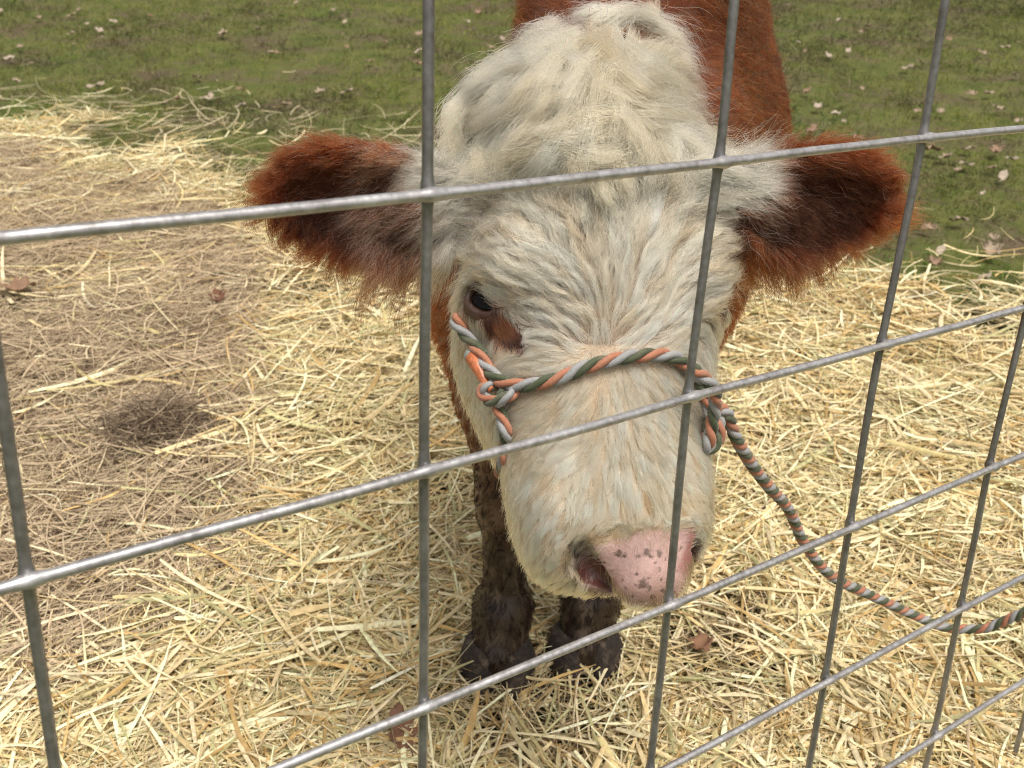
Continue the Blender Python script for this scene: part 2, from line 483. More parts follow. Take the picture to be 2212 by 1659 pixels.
def eye_axes(sx):
    ln = nrm(HL * sx * .60 + HN * .78 - HA * .05); al = HL * -sx * .84 + HA * .54; al = nrm(al - ln * (al @ ln))
    up = np.cross(ln, al); up = up if up @ HA < 0 else -up
    return ln, al, up
NOSTRILS = []
def build_body():
    g = Field(graded(-.32, -.13, .30, .62, .0028, .012), graded(.55, .62, .95, 2.4, .0028, .013), graded(-.02, .44, .93, 1.12, .0028, .012))
    X3 = np.array([1, 0, 0.]); Z3 = np.array([0, 0, 1.])
    yaw = math.radians(13); SP_ = np.array([math.sin(yaw), math.cos(yaw), 0]); SX = np.array([math.cos(yaw), -math.sin(yaw), 0])
    bx = (SX, SP_, Z3)
    ch = np.array([.083, 1.20, .64])                       # centre of the chest
    g.ell(ch - Z3 * .07, bx, (.168, .17, .17), .05)
    g.ell(ch + SP_ * .24 + SX * .062 + Z3 * .05, bx, (.128, .26, .24), .05)
    g.ell(ch + SP_ * .46 + SX * .008 + Z3 * .02, bx, (.142, .42, .245), .08)
    g.ell(ch + SP_ * .30 + SX * .062 - Z3 * .05, bx, (.164, .22, .16), .07)
    for sx in (-1, 1): g.ell(ch + SX * sx * .115 - SP_ * .03 - Z3 * .09, bx, (.055, .09, .14), .05)
    g.ell(ch + SP_ * .84 - SX * .03 + Z3 * .07, bx, (.160, .24, .225), .08)
    g.ell(ch + SP_ * .14 + SX * .03 + Z3 * .20, bx, (.08, .22, .10), .08)     # withers
    g.ell(ch - SP_ * .10 - Z3 * .07, bx, (.095, .10, .15), .06)    # brisket
    nb = T0 + HA * .03 - HN * .10
    g.cone(ch + SP_ * .02 + SX * .04 + Z3 * .05, nb, .105, .084, .05)
    g.cone(ch + SP_ * .1 + Z3 * .20 + SX * .01, T0 - HN * .10 + HA * .02, .085, .065, .05)
    # dewlap, from the throat to the brisket
    g.cone(from_head(0., .14, -.15), ch - SP_ * .12 - Z3 * .10, .045, .06, .05)
    g.ell(ch + SX * .118 - SP_ * .07 - Z3 * .02, bx, (.070, .10, .15), .05)
    # front legs
    for H, sx in ((HOOF_L, -1), (HOOF_R, 1)):
        sh = ch + SX * sx * .085 - SP_ * .02 - Z3 * .10
        el = np.array([H[0] + .0 - sx * .004, H[1] + .06, .40])
        kn = np.array([H[0] + .012, H[1] + .035, .265]); fe = np.array([H[0] + .007, H[1] + .03, .105]); pa = np.array([H[0], H[1] + .004, .05])
        g.cone(sh, el, .085, .050, .05); g.cone(el, kn, .046, .033, .02)
        g.ell(kn, (X3, np.array([0, 1., 0]), Z3), (.033, .034, .042), .02)
        g.cone(kn, fe, .029, .026, .02); g.ell(fe, (X3, np.array([0, 1., 0]), Z3), (.036, .038, .034), .02)
        g.cone(fe, pa, .032, .036, .02)
    # hind legs
    for sx in (-1, 1):
        hip = ch + SP_ * .86 + SX * (sx * .075 - .03) + Z3 * .02; st = ch + SP_ * .78 + SX * (sx * .11 - .02); st[2] = .47
        hk = ch + SP_ * 1.03 + SX * sx * .10; hk[2] = .35; ft = ch + SP_ * .96 + SX * sx * .10; ft[2] = .11; pa = ch + SP_ * .93 + SX * sx * .10; pa[2] = .05
        g.cone(hip, st, .105, .072, .06); g.cone(st, hk, .068, .038, .03); g.cone(hk, ft, .034, .028, .02); g.cone(ft, pa, .034, .036, .02)
    tb = ch + SP_ * 1.05 + Z3 * .20
    g.cone(tb, tb + SP_ * .06 - Z3 * .30, .028, .016, .03); g.cone(tb + SP_ * .06 - Z3 * .30, tb + SP_ * .05 - Z3 * .50, .02, .03, .03)
    # head
    lo = np.array([-.30, .45, .38]); hi = np.array([.45, 1.12, 1.0])
    g.apply(head_implicit, lo, hi, .03)
    for e in EARS:
        mn = np.minimum(e.b, e.t) - .09; mx = np.maximum(e.b, e.t) + .09
        g.apply(ear_implicit(e), mn, mx, .018)
        g.cone(e.b - e.E * .05, e.b + e.E * .012, .034, .026, .02)
    hx = (HL, HA, HN)
    g.ell(from_head(0., .025, -.03), hx, (.055, .05, .032), .03)                # poll
    for sx in (-1, 1):
        g.ell(from_head(sx * .076, .135, -.022), hx, (.024, .032, .024), .02)  # brow
        g.ell(from_head(sx * .054, .325, -.045), hx, (.018, .04, .035), .02)   # cheek of the muzzle
    # eye socket (viewer's left) and its twin
    for sx in (-1, 1):
        ec = EYEC[sx]
        g.ell(ec, hx, (.022, .024, .022), .012)
        ln, al, up = eye_axes(sx)
        g.cone(ec + up * .0112 - al * .012 + ln * .0125, ec + up * .0108 + al * .011 + ln * .0125, .0072, .0050, .007)   # heavy upper lid
        g.cone(ec - up * .012 - al * .010 + ln * .008, ec - up * .0115 + al * .013 + ln * .008, .0050, .0040, .006)
        g.ell(ec + ln * .019, (al, up, ln), (.0130, .0066, .015), .003, 'sub')
    # nose pad and nostrils
    g.ell(hsurf(1376, 1226, .010), hx, (.022, .030, .020), .010)
    g.ell(hsurf(1424, 1222, .010), hx, (.022, .030, .020), .010)
    def nostril(pts, rs, depth):
        pts = [hsurf(x, y, nn) for x, y, nn in pts]; NOSTRILS.append((pts, rs))
        for i in range(len(pts) - 1): g.cone(pts[i], pts[i + 1], rs[i], rs[i + 1], .004, 'sub')
    nostril([(1252, 1176, .004), (1256, 1206, .007), (1282, 1240, .006), (1322, 1266, .003)], [.0085, .0120, .0100, .0050], 0)
    nostril([(1488, 1146, .004), (1490, 1172, .006), (1484, 1206, .005), (1474, 1234, .003)], [.0080, .0105, .0085, .0040], 0)
    # mouth line
    mp = [from_head(-.050, .352, -.062), from_head(-.03, .378, -.055), from_head(0., .392, -.053), from_head(.03, .378, -.055), from_head(.05, .352, -.062)]
    for i in range(4): g.cone(mp[i], mp[i + 1], .0035, .0035, .004, 'sub')
    V, F = g.mesh()
    V = smooth_mesh(V, F, 4)
    return V, F, ch, SP_, SX

EYEC = {-1: hsurf(1058, 660, .0095), 1: None}
_l, _a, _n2 = to_head(EYEC[-1])
_l, _a, _n2 = to_head(EYEC[-1]); EYEC[1] = from_head(-_l, _a, _n2)
BV, BF, CHEST, SPN, SPX = build_body()
print('body', len(BV), len(BF))

# ------------------------------------------------------------------ rope halter (paths first: the coat lies flat under the rope)
_BVH = BVHTree.FromPolygons(BV.tolist(), BF.tolist())
def on_face(pts, off, z0=.62, z1=1.02):
    """the photo path pts laid on the calf, off metres above the skin"""
    out = []
    for x, y in pts:
        best = None
        for z in np.arange(z0, z1, .0015):
            p = px2w(x, y, z); loc, nn, _, dist = _BVH.find_nearest(Vector(p))
            if best is None or dist < best[0]: best = (dist, p)
            sg = dist if (p - np.array(loc)) @ np.array(nn) > 0 else -dist
            if sg <= off: best = (0, p); break
        out.append(best[1])
    return np.array(out)
RD = .0104
NOSE_PX = [(985, 694), (1010, 728), (1036, 762), (1050, 792), (1074, 818), (1107, 832), (1151, 831), (1208, 817), (1265, 793), (1322, 778), (1379, 768), (1424, 766),
           (1462, 775), (1489, 795), (1510, 822), (1525, 852), (1533, 884), (1534, 915), (1527, 945)]
NOSE_P = on_face(NOSE_PX, .0068); _d = nrm(NOSE_P[0] - NOSE_P[2])
NOSE_P = np.vstack([NOSE_P[0] + _d * .012 + FWD * .040 + RIGHT * .050, NOSE_P[0] + _d * .008 + FWD * .022 + RIGHT * .022, NOSE_P[0] + _d * .003 + FWD * .006 + RIGHT * .005, NOSE_P])
CHIN_PX = [(1092, 846), (1080, 868), (1078, 885), (1086, 908), (1092, 932), (1094, 958), (1090, 990), (1080, 1020)]
CHIN_P = np.vstack([on_face(CHIN_PX[:5], .0068), on_face(CHIN_PX[5:6], -.001), on_face(CHIN_PX[6:], -.010)])
EYEL_PX = [(1118, 838), (1098, 856), (1070, 868), (1050, 862), (1042, 846), (1052, 834), (1078, 832)]
EYEL_P = np.vstack([on_face(EYEL_PX[:1], .001), on_face(EYEL_PX[1:-1], .0115), on_face(EYEL_PX[-1:], .001)])
TAB_PX = [(1062, 842), (1046, 822), (1036, 800), (1024, 778), (1012, 764)]
TAB_P = on_face(TAB_PX, .010)
RING_PX = [(1500, 800), (1520, 815), (1541, 840), (1545, 872), (1541, 900), (1536, 930), (1530, 958), (1524, 968), (1540, 964), (1552, 944), (1552, 915), (1546, 893)]
RING_Z = [.815, .82, .826, .838, .845, .85, .853, .86, .866, .868, .868, .872]
RING_P = px2w(*np.array(RING_PX, float).T, np.array(RING_Z))
LEAD_PX = [(1540, 900), (1546, 890), (1560, 885), (1573, 897), (1580, 920), (1590, 947), (1624, 1004), (1660, 1051), (1699, 1093), (1717, 1129), (1733, 1166), (1769, 1218), (1811, 1254), (1868, 1280),
           (1931, 1309), (1993, 1337), (2040, 1355), (2087, 1359), (2134, 1356), (2170, 1341), (2212, 1323), (2280, 1282)]
LEAD_Z = [.868, .868, .868, .872, .88, .89, .93, .97, 1.01, 1.04, 1.065, 1.10, 1.13, 1.16, 1.19, 1.215, 1.225, 1.22, 1.21, 1.20, 1.185, 1.17]
LEAD_P = px2w(*np.array(LEAD_PX, float).T, np.array(LEAD_Z))
_w0, _w1, _tx, _tz = TIE      # the free end is hitched round an upright of the fence
_t = np.linspace(0, 1, 26)[:, None]; _ang = 2 * math.pi * 2.25 * _t + 2.2
LEAD_P = np.vstack([LEAD_P, (LEAD_P[-1] * .45 + _w0 * .55)[None] - [[0, 0, .012]], _w0 + (_w1 - _w0) * _t + (np.cos(_ang) * _tx + np.sin(_ang) * _tz) * .0088, [_w1 + _tx * .02 - np.array([0, 0, .03]), _w1 + _tx * .028 - np.array([0, 0, .10]), _w1 + _tx * .022 - np.array([0, 0, .16])]])
_rp = np.vstack([spline(p, .003)[0] for p in (NOSE_P, CHIN_P, EYEL_P, TAB_P)])
_rk = KDTree(len(_rp))
for _i, _p in enumerate(_rp): _rk.insert(_p, _i)
_rk.balance()
def rope_dist(P):
    P = np.asarray(P); d = np.full(len(P), 1.0)
    c = (np.abs(P - _rp.mean(0)) < .22).all(1)
    d[c] = [_rk.find(p)[2] for p in P[c]]
    return d

def strand_mat(name, rgb, var):
    t = NT(name)
    tc = t.n('TexCoord').outputs['Object']
    f = t.noise(900, 3, .6, tc); g2 = t.noise(60, 4, .6, tc)
    c = t.mix(1.0, tuple(rgb), t.ramp(f, [(.3, (1 - var,) * 3), (.7, (1 + var,) * 3)]), 'MULTIPLY')
    c = t.mix(t.ramp(g2, [(.5, (0, 0, 0)), (.8, (.35, .35, .35))]), c, (.30, .25, .19))
    t.l(c, t.b.inputs['Base Color']); t.b.inputs['Roughness'].default_value = .62
    t.b.inputs['Sheen Weight'].default_value = .25; t.b.inputs['Specular IOR Level'].default_value = .35
    t.bump(f, .35, .0004); return t.m
S_OR = strand_mat('orange_strand', (.37, .150, .085), .22)
S_GY = strand_mat('grey_strand', (.275, .28, .285), .15)
S_GN = strand_mat('green_strand', (.060, .075, .036), .2)

FIBM = attr_mat('rope_fibre', .7, .1, 50)
HALT_B = np.array([RING_P[3][0], RING_P[3][1], RING_P[3][2]])
HALT = link('rope_halter', None, loc=HALT_B)
tag(HALT, 'twisted orange, grey and green rope halter with hanging lead on the calf', 'halter')
def rope(name, pts, D=RD, pitch=.038, phase=0, fuzz=True):
    part = link(name, None, HALT)
    P, u = spline(pts, .0011)
    T, N, B = frames(P)
    rs, rc = D * .262, D * .262
    for i, m in enumerate((S_OR, S_GY, S_GN)):
        a = 2 * math.pi * (-u / pitch) + phase + i * 2 * math.pi / 3
        Q = P + rc * (np.cos(a)[:, None] * N + np.sin(a)[:, None] * B)
        Q = Q + .00025 * np.stack([vnoise(Q, 160, 1), vnoise(Q, 160, 2), vnoise(Q, 160, 3)], 1)
        seg = 30; th = np.linspace(0, 2 * math.pi, seg, endpoint=False)
        yarn = 1 + .32 * np.abs(np.sin(3.5 * (th[None] + u[:, None] * 2 * math.pi / (pitch * .55)))) - .19
        r = np.full(len(P), rs); r *= 1 + .05 * vnoise(Q, 90, 5)
        V, F = tube(Q, r, seg, rmod=yarn)
        mesh('strand', V, F, m, part, HALT_B)
    # loose fibres that stand off the rope
    n = int(u[-1] * 3200); i = rng.integers(0, len(P), n); k = rng.integers(0, 3, n); th = rng.uniform(0, 6.28, n)
    a = 2 * math.pi * (-u[i] / pitch) + phase + k * 2 * math.pi / 3
    o = nrm(np.cos(th)[:, None] * N[i] + np.sin(th)[:, None] * B[i]); R0 = P[i] + rc * (np.cos(a)[:, None] * N[i] + np.sin(a)[:, None] * B[i]) + o * rs * .9
    d = nrm(o * .6 + T[i] * rng.normal(0, 1, n)[:, None] + rng.normal(0, .3, (n, 3))); L = rng.uniform(.001, .0042, n); H = np.zeros((n, 4, 3)); H[:, 0] = R0
    for j in range(1, 4): d = nrm(d + rng.normal(0, .3, (n, 3))); H[:, j] = H[:, j - 1] + d * (L / 3)[:, None]
    pal = np.array([[.46, .20, .12], [.36, .36, .37], [.085, .10, .055]])
    tag(curves('loose_fibre', H, np.full((n, 4), .00007) * np.array([1, 1, .8, .4]), pal[k], FIBM, part, HALT_B), kind='stuff')
    return part
rope('noseband', NOSE_P, RD, .040, 2.2)
_hs = []
for _l, _a, _n in ((-.11, .155, -.075), (-.115, .125, -.115), (-.105, .08, -.14), (-.085, .03, -.13), (-.05, -.02, -.11), (0, -.04, -.10), (.05, -.02, -.11), (.085, .03, -.13), (.105, .08, -.14), (.115, .125, -.13), (.11, .18, -.11)):
    _q = from_head(_l, _a, _n); _loc, _nn, _, _d2 = _BVH.find_nearest(Vector(_q)); _hs.append(np.array(_loc) + np.array(_nn) * .0065)
rope('crown_strap', np.array(_hs), RD, .040, .7)
rope('chin_strap', CHIN_P, RD * .95, .040, 1.0)
rope('eye_splice', EYEL_P, RD * .9, .040, 4.2)
rope('side_loop', RING_P, RD, .034, .5)
rope('lead_rope', LEAD_P, RD * .98, .0275, 0)
# melted end of the rope beside the cheek
_P, _u = spline(TAB_P, .0012)
_k = _u / _u[-1]
_V, _F = tube(_P, np.interp(_k, [0, .25, .35, .6, .85, .93, 1], [.0030, .0034, .0040, .0056, .0062, .0056, .0042]), 20,
              rmod=1 + .08 * np.sin(5 * np.linspace(0, 2 * math.pi, 20, endpoint=False))[None] * np.ones((len(_P), 1)))
END = link('rope_end', None, HALT)
_n = len(_P); _cut = int(_n * .84)
_tm = NT('melted_rope'); _f = _tm.noise(260, 4)
_tm.l(_tm.ramp(_f, [(.3, (.30, .085, .03)), (.7, (.58, .19, .085))]), _tm.b.inputs['Base Color']); _tm.b.inputs['Roughness'].default_value = .35
_tg = NT('melted_tip'); _f = _tg.noise(260, 4)
_tg.l(_tg.ramp(_f, [(.3, (.16, .18, .15)), (.7, (.36, .38, .36))]), _tg.b.inputs['Base Color']); _tg.b.inputs['Roughness'].default_value = .35
mesh('sheath', *tube(_P[:_cut], np.interp(_k[:_cut], [0, .25, .35, .6, .85, .93, 1], [.0030, .0034, .0040, .0056, .0062, .0056, .0042]), 20), _tm.m, END, HALT_B)
mesh('tip', *tube(_P[_cut:], np.interp(_k[_cut:], [0, .85, .93, 1], [.0060, .0060, .0056, .0040]), 20), _tg.m, END, HALT_B)

# ------------------------------------------------------------------ calf: colours of skin and coat
def tri_data(V, F):
    T = np.vstack([F[:, [0, 1, 2]], F[:, [0, 2, 3]]])
    n = np.cross(V[T[:, 1]] - V[T[:, 0]], V[T[:, 2]] - V[T[:, 0]]); A = np.linalg.norm(n, axis=1) / 2
    vn = np.zeros_like(V)
    for k in range(3):
        for c in range(3): vn[:, c] += np.bincount(T[:, k], weights=n[:, c], minlength=len(V))
    return T, A, nrm(vn)
TRI, TAREA, VN = tri_data(BV, BF)
_vc = (BV - BV.mean(0)); 
BVH = BVHTree.FromPolygons(BV.tolist(), BF.tolist())
KDV = KDTree(len(BV))
for _i, _p in enumerate(BV): KDV.insert(_p, _i)
KDV.balance()
def nearest(P):
    return np.array([KDV.find(p)[1] for p in P], int)

PAD = [(1262, 1172), (1305, 1178), (1340, 1160), (1400, 1146), (1460, 1146), (1500, 1138), (1508, 1170), (1498, 1215), (1486, 1270), (1450, 1306),
       (1390, 1318), (1330, 1318), (1290, 1300), (1262, 1262), (1246, 1215)]
BALD = [(1250, 1180), (1280, 1195), (1310, 1192), (1345, 1180), (1400, 1168), (1460, 1160), (1496, 1142), (1502, 1180), (1490, 1205), (1478, 1262), (1446, 1300),
        (1390, 1312), (1338, 1308), (1304, 1286), (1270, 1260), (1244, 1220)]
PATCH = [(1030, 672), (1052, 668), (1072, 662), (1090, 674), (1108, 694), (1130, 714), (1142, 738), (1134, 754), (1106, 750), (1078, 738), (1058, 716), (1040, 694)]
SPOTS = [(1336, 1196, 11), (1348, 1201, 8), (1396, 1194, 12), (1404, 1200, 8), (1424, 1196, 10), (1380, 1202, 8), (1470, 1186, 8), (1388, 1262, 15), (1402, 1272, 9),
         (1352, 1270, 6), (1312, 1262, 6), (1345, 1252, 5), (1425, 1230, 5), (1432, 1276, 8), (1376, 1240, 5), (1446, 1255, 6), (1410, 1290, 9), (1330, 1290, 9), (1455, 1280, 7), (1325, 1232, 5), (1360, 1218, 4), (1440, 1210, 4), (1462, 1232, 5), (1365, 1288, 6), (1428, 1252, 4), (1372, 1265, 4), (1402, 1248, 5), (1445, 1292, 6), (1385, 1300, 7), (1305, 1215, 5), (1300, 1240, 6), (1415, 1216, 4)]

def regions(P):
    """region weights for points on the body"""
    l, a, n = to_head(P); q = w2px(P); x, y = q[..., 0], q[..., 1]
    front = n > np.interp(a, [-.05, .10, .25, .4], [-.10, -.15, -.15, -.12]) - 0.010 * vnoise(P, 40, 3)
    head = (a > -.09) & (a < .42) & (np.abs(l) < .14) & (n > -.30) & front
    ear = np.zeros(len(P), int); eu = np.zeros(len(P)); ev = np.zeros(len(P)); en = np.zeros(len(P))
    for i, e in enumerate(EARS):
        u, v, m = ear_local(e, P); h = ear_half(u, v)
        ok = (u > -.10) & (u < 1.1) & (np.abs(v) < .06) & (np.abs(m) < .06)
        ear[ok] = i + 1; eu[ok] = u[ok]; ev[ok] = (v / h)[ok]; en[ok] = m[ok]
    return dict(l=l, a=a, n=n, x=x, y=y, head=head & (ear == 0), ear=ear, eu=eu, ev=ev, en=en)

def skin_colour():
    r = regions(BV); P = BV
    col = np.tile(np.array([.10, .038, .016]), (len(P), 1))
    m = r['head']; col[m] = [.20, .145, .10]  # upper-face skin dark: shade of gaps between locks put into its colour
    nz = m & (r['y'] > 745); col[nz] = [.42, .32, .22]
    face = m & (r['n'] > -.09) & ((VN @ FWD) < .35)
    pad = face & in_poly(r['x'], r['y'], PAD)
    base = np.array([.42, .275, .25]) * (1 + .12 * vnoise(P, 90, 4) + .10 * vnoise(P, 300, 9))[:, None]
    col[pad] = base[pad]
    low = pad & (r['y'] > 1240)
    k = np.clip((r['y'] - 1235) / 60, 0, 1) * np.clip(.55 + .6 * vnoise(P, 120, 8), 0, 1)
    col[low] = (col * (1 - .9 * k[:, None]) + np.array([.22, .12, .075]) * .9 * k[:, None])[low]
    # nostrils, dark rims
    for pts in (((1246, 1190), (1262, 1214), (1288, 1242), (1322, 1264)), ((1500, 1150), (1497, 1175), (1488, 1205), (1478, 1228))):
        for (x0, y0), (x1, y1) in zip(pts[:-1], pts[1:]):
            t = np.clip(((r['x'] - x0) * (x1 - x0) + (r['y'] - y0) * (y1 - y0)) / ((x1 - x0) ** 2 + (y1 - y0) ** 2), 0, 1)
            d = np.hypot(r['x'] - x0 - t * (x1 - x0), r['y'] - y0 - t * (y1 - y0))
            s = face & (d < 17); kk = np.clip((17 - d) / 8, 0, 1)[:, None] * .55
            col[s] = (col * (1 - kk) + np.array([.24, .085, .075]) * kk)[s]
    for pts, rs in NOSTRILS:
        for (p0, p1, r0, r1) in zip(pts[:-1], pts[1:], rs[:-1], rs[1:]):
            ba = p1 - p0; t = np.clip((P - p0) @ ba / (ba @ ba), 0, 1); d = np.linalg.norm(P - p0 - t[:, None] * ba, axis=1) - (r0 + (r1 - r0) * t)
            s = d < .0012; col[s] = np.array([.115, .040, .034])  # nostril insides painted dark, part of the recess shade in skin colour
    s = face & (np.hypot((r['x'] - 1240) / 1.0, (r['y'] - 1218) / 2.2) < 24) & (r['x'] < 1250)
    col[s] = col[s] * .25 + np.array([.045, .03, .025]) * .75
    s = face & (np.abs(r['x'] - 1300 - (r['y'] - 1290) * .2) < 34) & (r['y'] > 1262) & (r['x'] < 1318)
    col[s] = col[s] * .4 + np.array([.09, .05, .035]) * .6
    # around the eyes
    for sx in (-1, 1):
        d = np.linalg.norm(P - (EYEC[sx] + eye_axes(sx)[0] * .015), axis=1)
        s = (d < .026); kk = np.clip((.026 - d) / .006, 0, 1)[:, None] * .9
        col[s] = (col * (1 - kk) + np.array([.055, .026, .018]) * kk)[s]
        inner = (d < .024) & ((P - EYEC[sx]) @ eye_axes(sx)[1] > .008)
        col[inner] = np.array([.20, .085, .065])
    s = face & in_poly(r['x'], r['y'], PATCH); col[s] = [.045, .016, .008]
    # ears: dark skin inside, warm at the rim
    e = r['ear'] > 0
    col[e] = [.016, .007, .005]
    rim = e & ((np.abs(r['ev']) > .75) | (r['eu'] > .85)); col[rim] = [.08, .025, .010]
    wb = e & (r['eu'] < .10 + .06 * vnoise(P, 60, 2)); col[wb] = [.40, .29, .21]
    # muddy legs
    lg = (P[:, 2] < .40) & ~m & (r['ear'] == 0)
    k = np.clip((.40 - P[:, 2]) / .2, 0, 1) * .9
    mud = np.where((vnoise(P, 45, 6) + .6 * vnoise(P, 110, 3) > .40)[:, None], np.array([.075, .055, .038]), np.array([.016, .010, .007]))
    col[lg] = (col * (1 - k[:, None]) + mud * k[:, None])[lg]
    return np.clip(col, 0, 1)

HOOFB = (HOOF_L + HOOF_R) / 2; HOOFB[2] = 0
def skin_material():
    t = NT('calf_skin')
    a = t.n('Attribute', attribute_name='tint')
    f = t.noise(420, 4); g2 = t.noise(90, 5)
    c = t.mix(1.0, a.outputs['Color'], t.ramp(g2, [(0.3, (.86,) * 3), (0.7, (1.12,) * 3)]), 'MULTIPLY')
    t.l(c, t.b.inputs['Base Color']); t.b.inputs['Roughness'].default_value = .34; t.b.inputs['Coat Weight'].default_value = .18; t.b.inputs['Coat Roughness'].default_value = .22
    t.b.inputs['Subsurface Weight'].default_value = .12; t.b.inputs['Subsurface Scale'].default_value = .004
    t.b.inputs['Subsurface Radius'].default_value = (1, .4, .25)
    # spots on the nose pad
    pos = t.n('TexCoord').outputs['Object']; wob = t.noise(320, 3, .6, pos); acc = None
    for x, y, sr in SPOTS:
        d0 = nrm(px2w(x, y, 1.0) - CAM); hit = BVH.ray_cast(Vector(CAM), Vector(d0))[0]
        if hit is None: continue
        ds = t.n('VectorMath', operation='DISTANCE'); t.l(pos, ds.inputs[0]); ds.inputs[1].default_value = Vector(hit) - Vector(HOOFB)
        ad = t.n('Math', operation='MULTIPLY_ADD'); t.l(wob, ad.inputs[0]); ad.inputs[1].default_value = .0085; t.l(ds.outputs['Value'], ad.inputs[2])
        mr = t.n('MapRange'); t.l(ad.outputs[0], mr.inputs[0]); rr = sr * .80 / FPX + .0042
        mr.inputs[1].default_value = rr; mr.inputs[2].default_value = rr * .72; mr.inputs[3].default_value = 0; mr.inputs[4].default_value = .82
        if acc is None: acc = mr.outputs[0]
        else:
            mx = t.n('Math', operation='MAXIMUM'); t.l(acc, mx.inputs[0]); t.l(mr.outputs[0], mx.inputs[1]); acc = mx.outputs[0]
    c = t.mix(acc, c, (.085, .052, .040)); t.l(c, t.b.inputs['Base Color'])
    vo = t.n('TexVoronoi'); vo.inputs['Scale'].default_value = 430; t.l(pos, vo.inputs['Vector'])
    h = t.mix(.45, vo.outputs['Distance'], f); t.bump(h, .38, .0010); return t.m
CALF = mesh('calf', BV, BF, skin_material(), None, HOOFB, True, skin_colour())
tag(CALF, 'brown calf with shaggy white face in a rope halter standing on straw', 'calf')

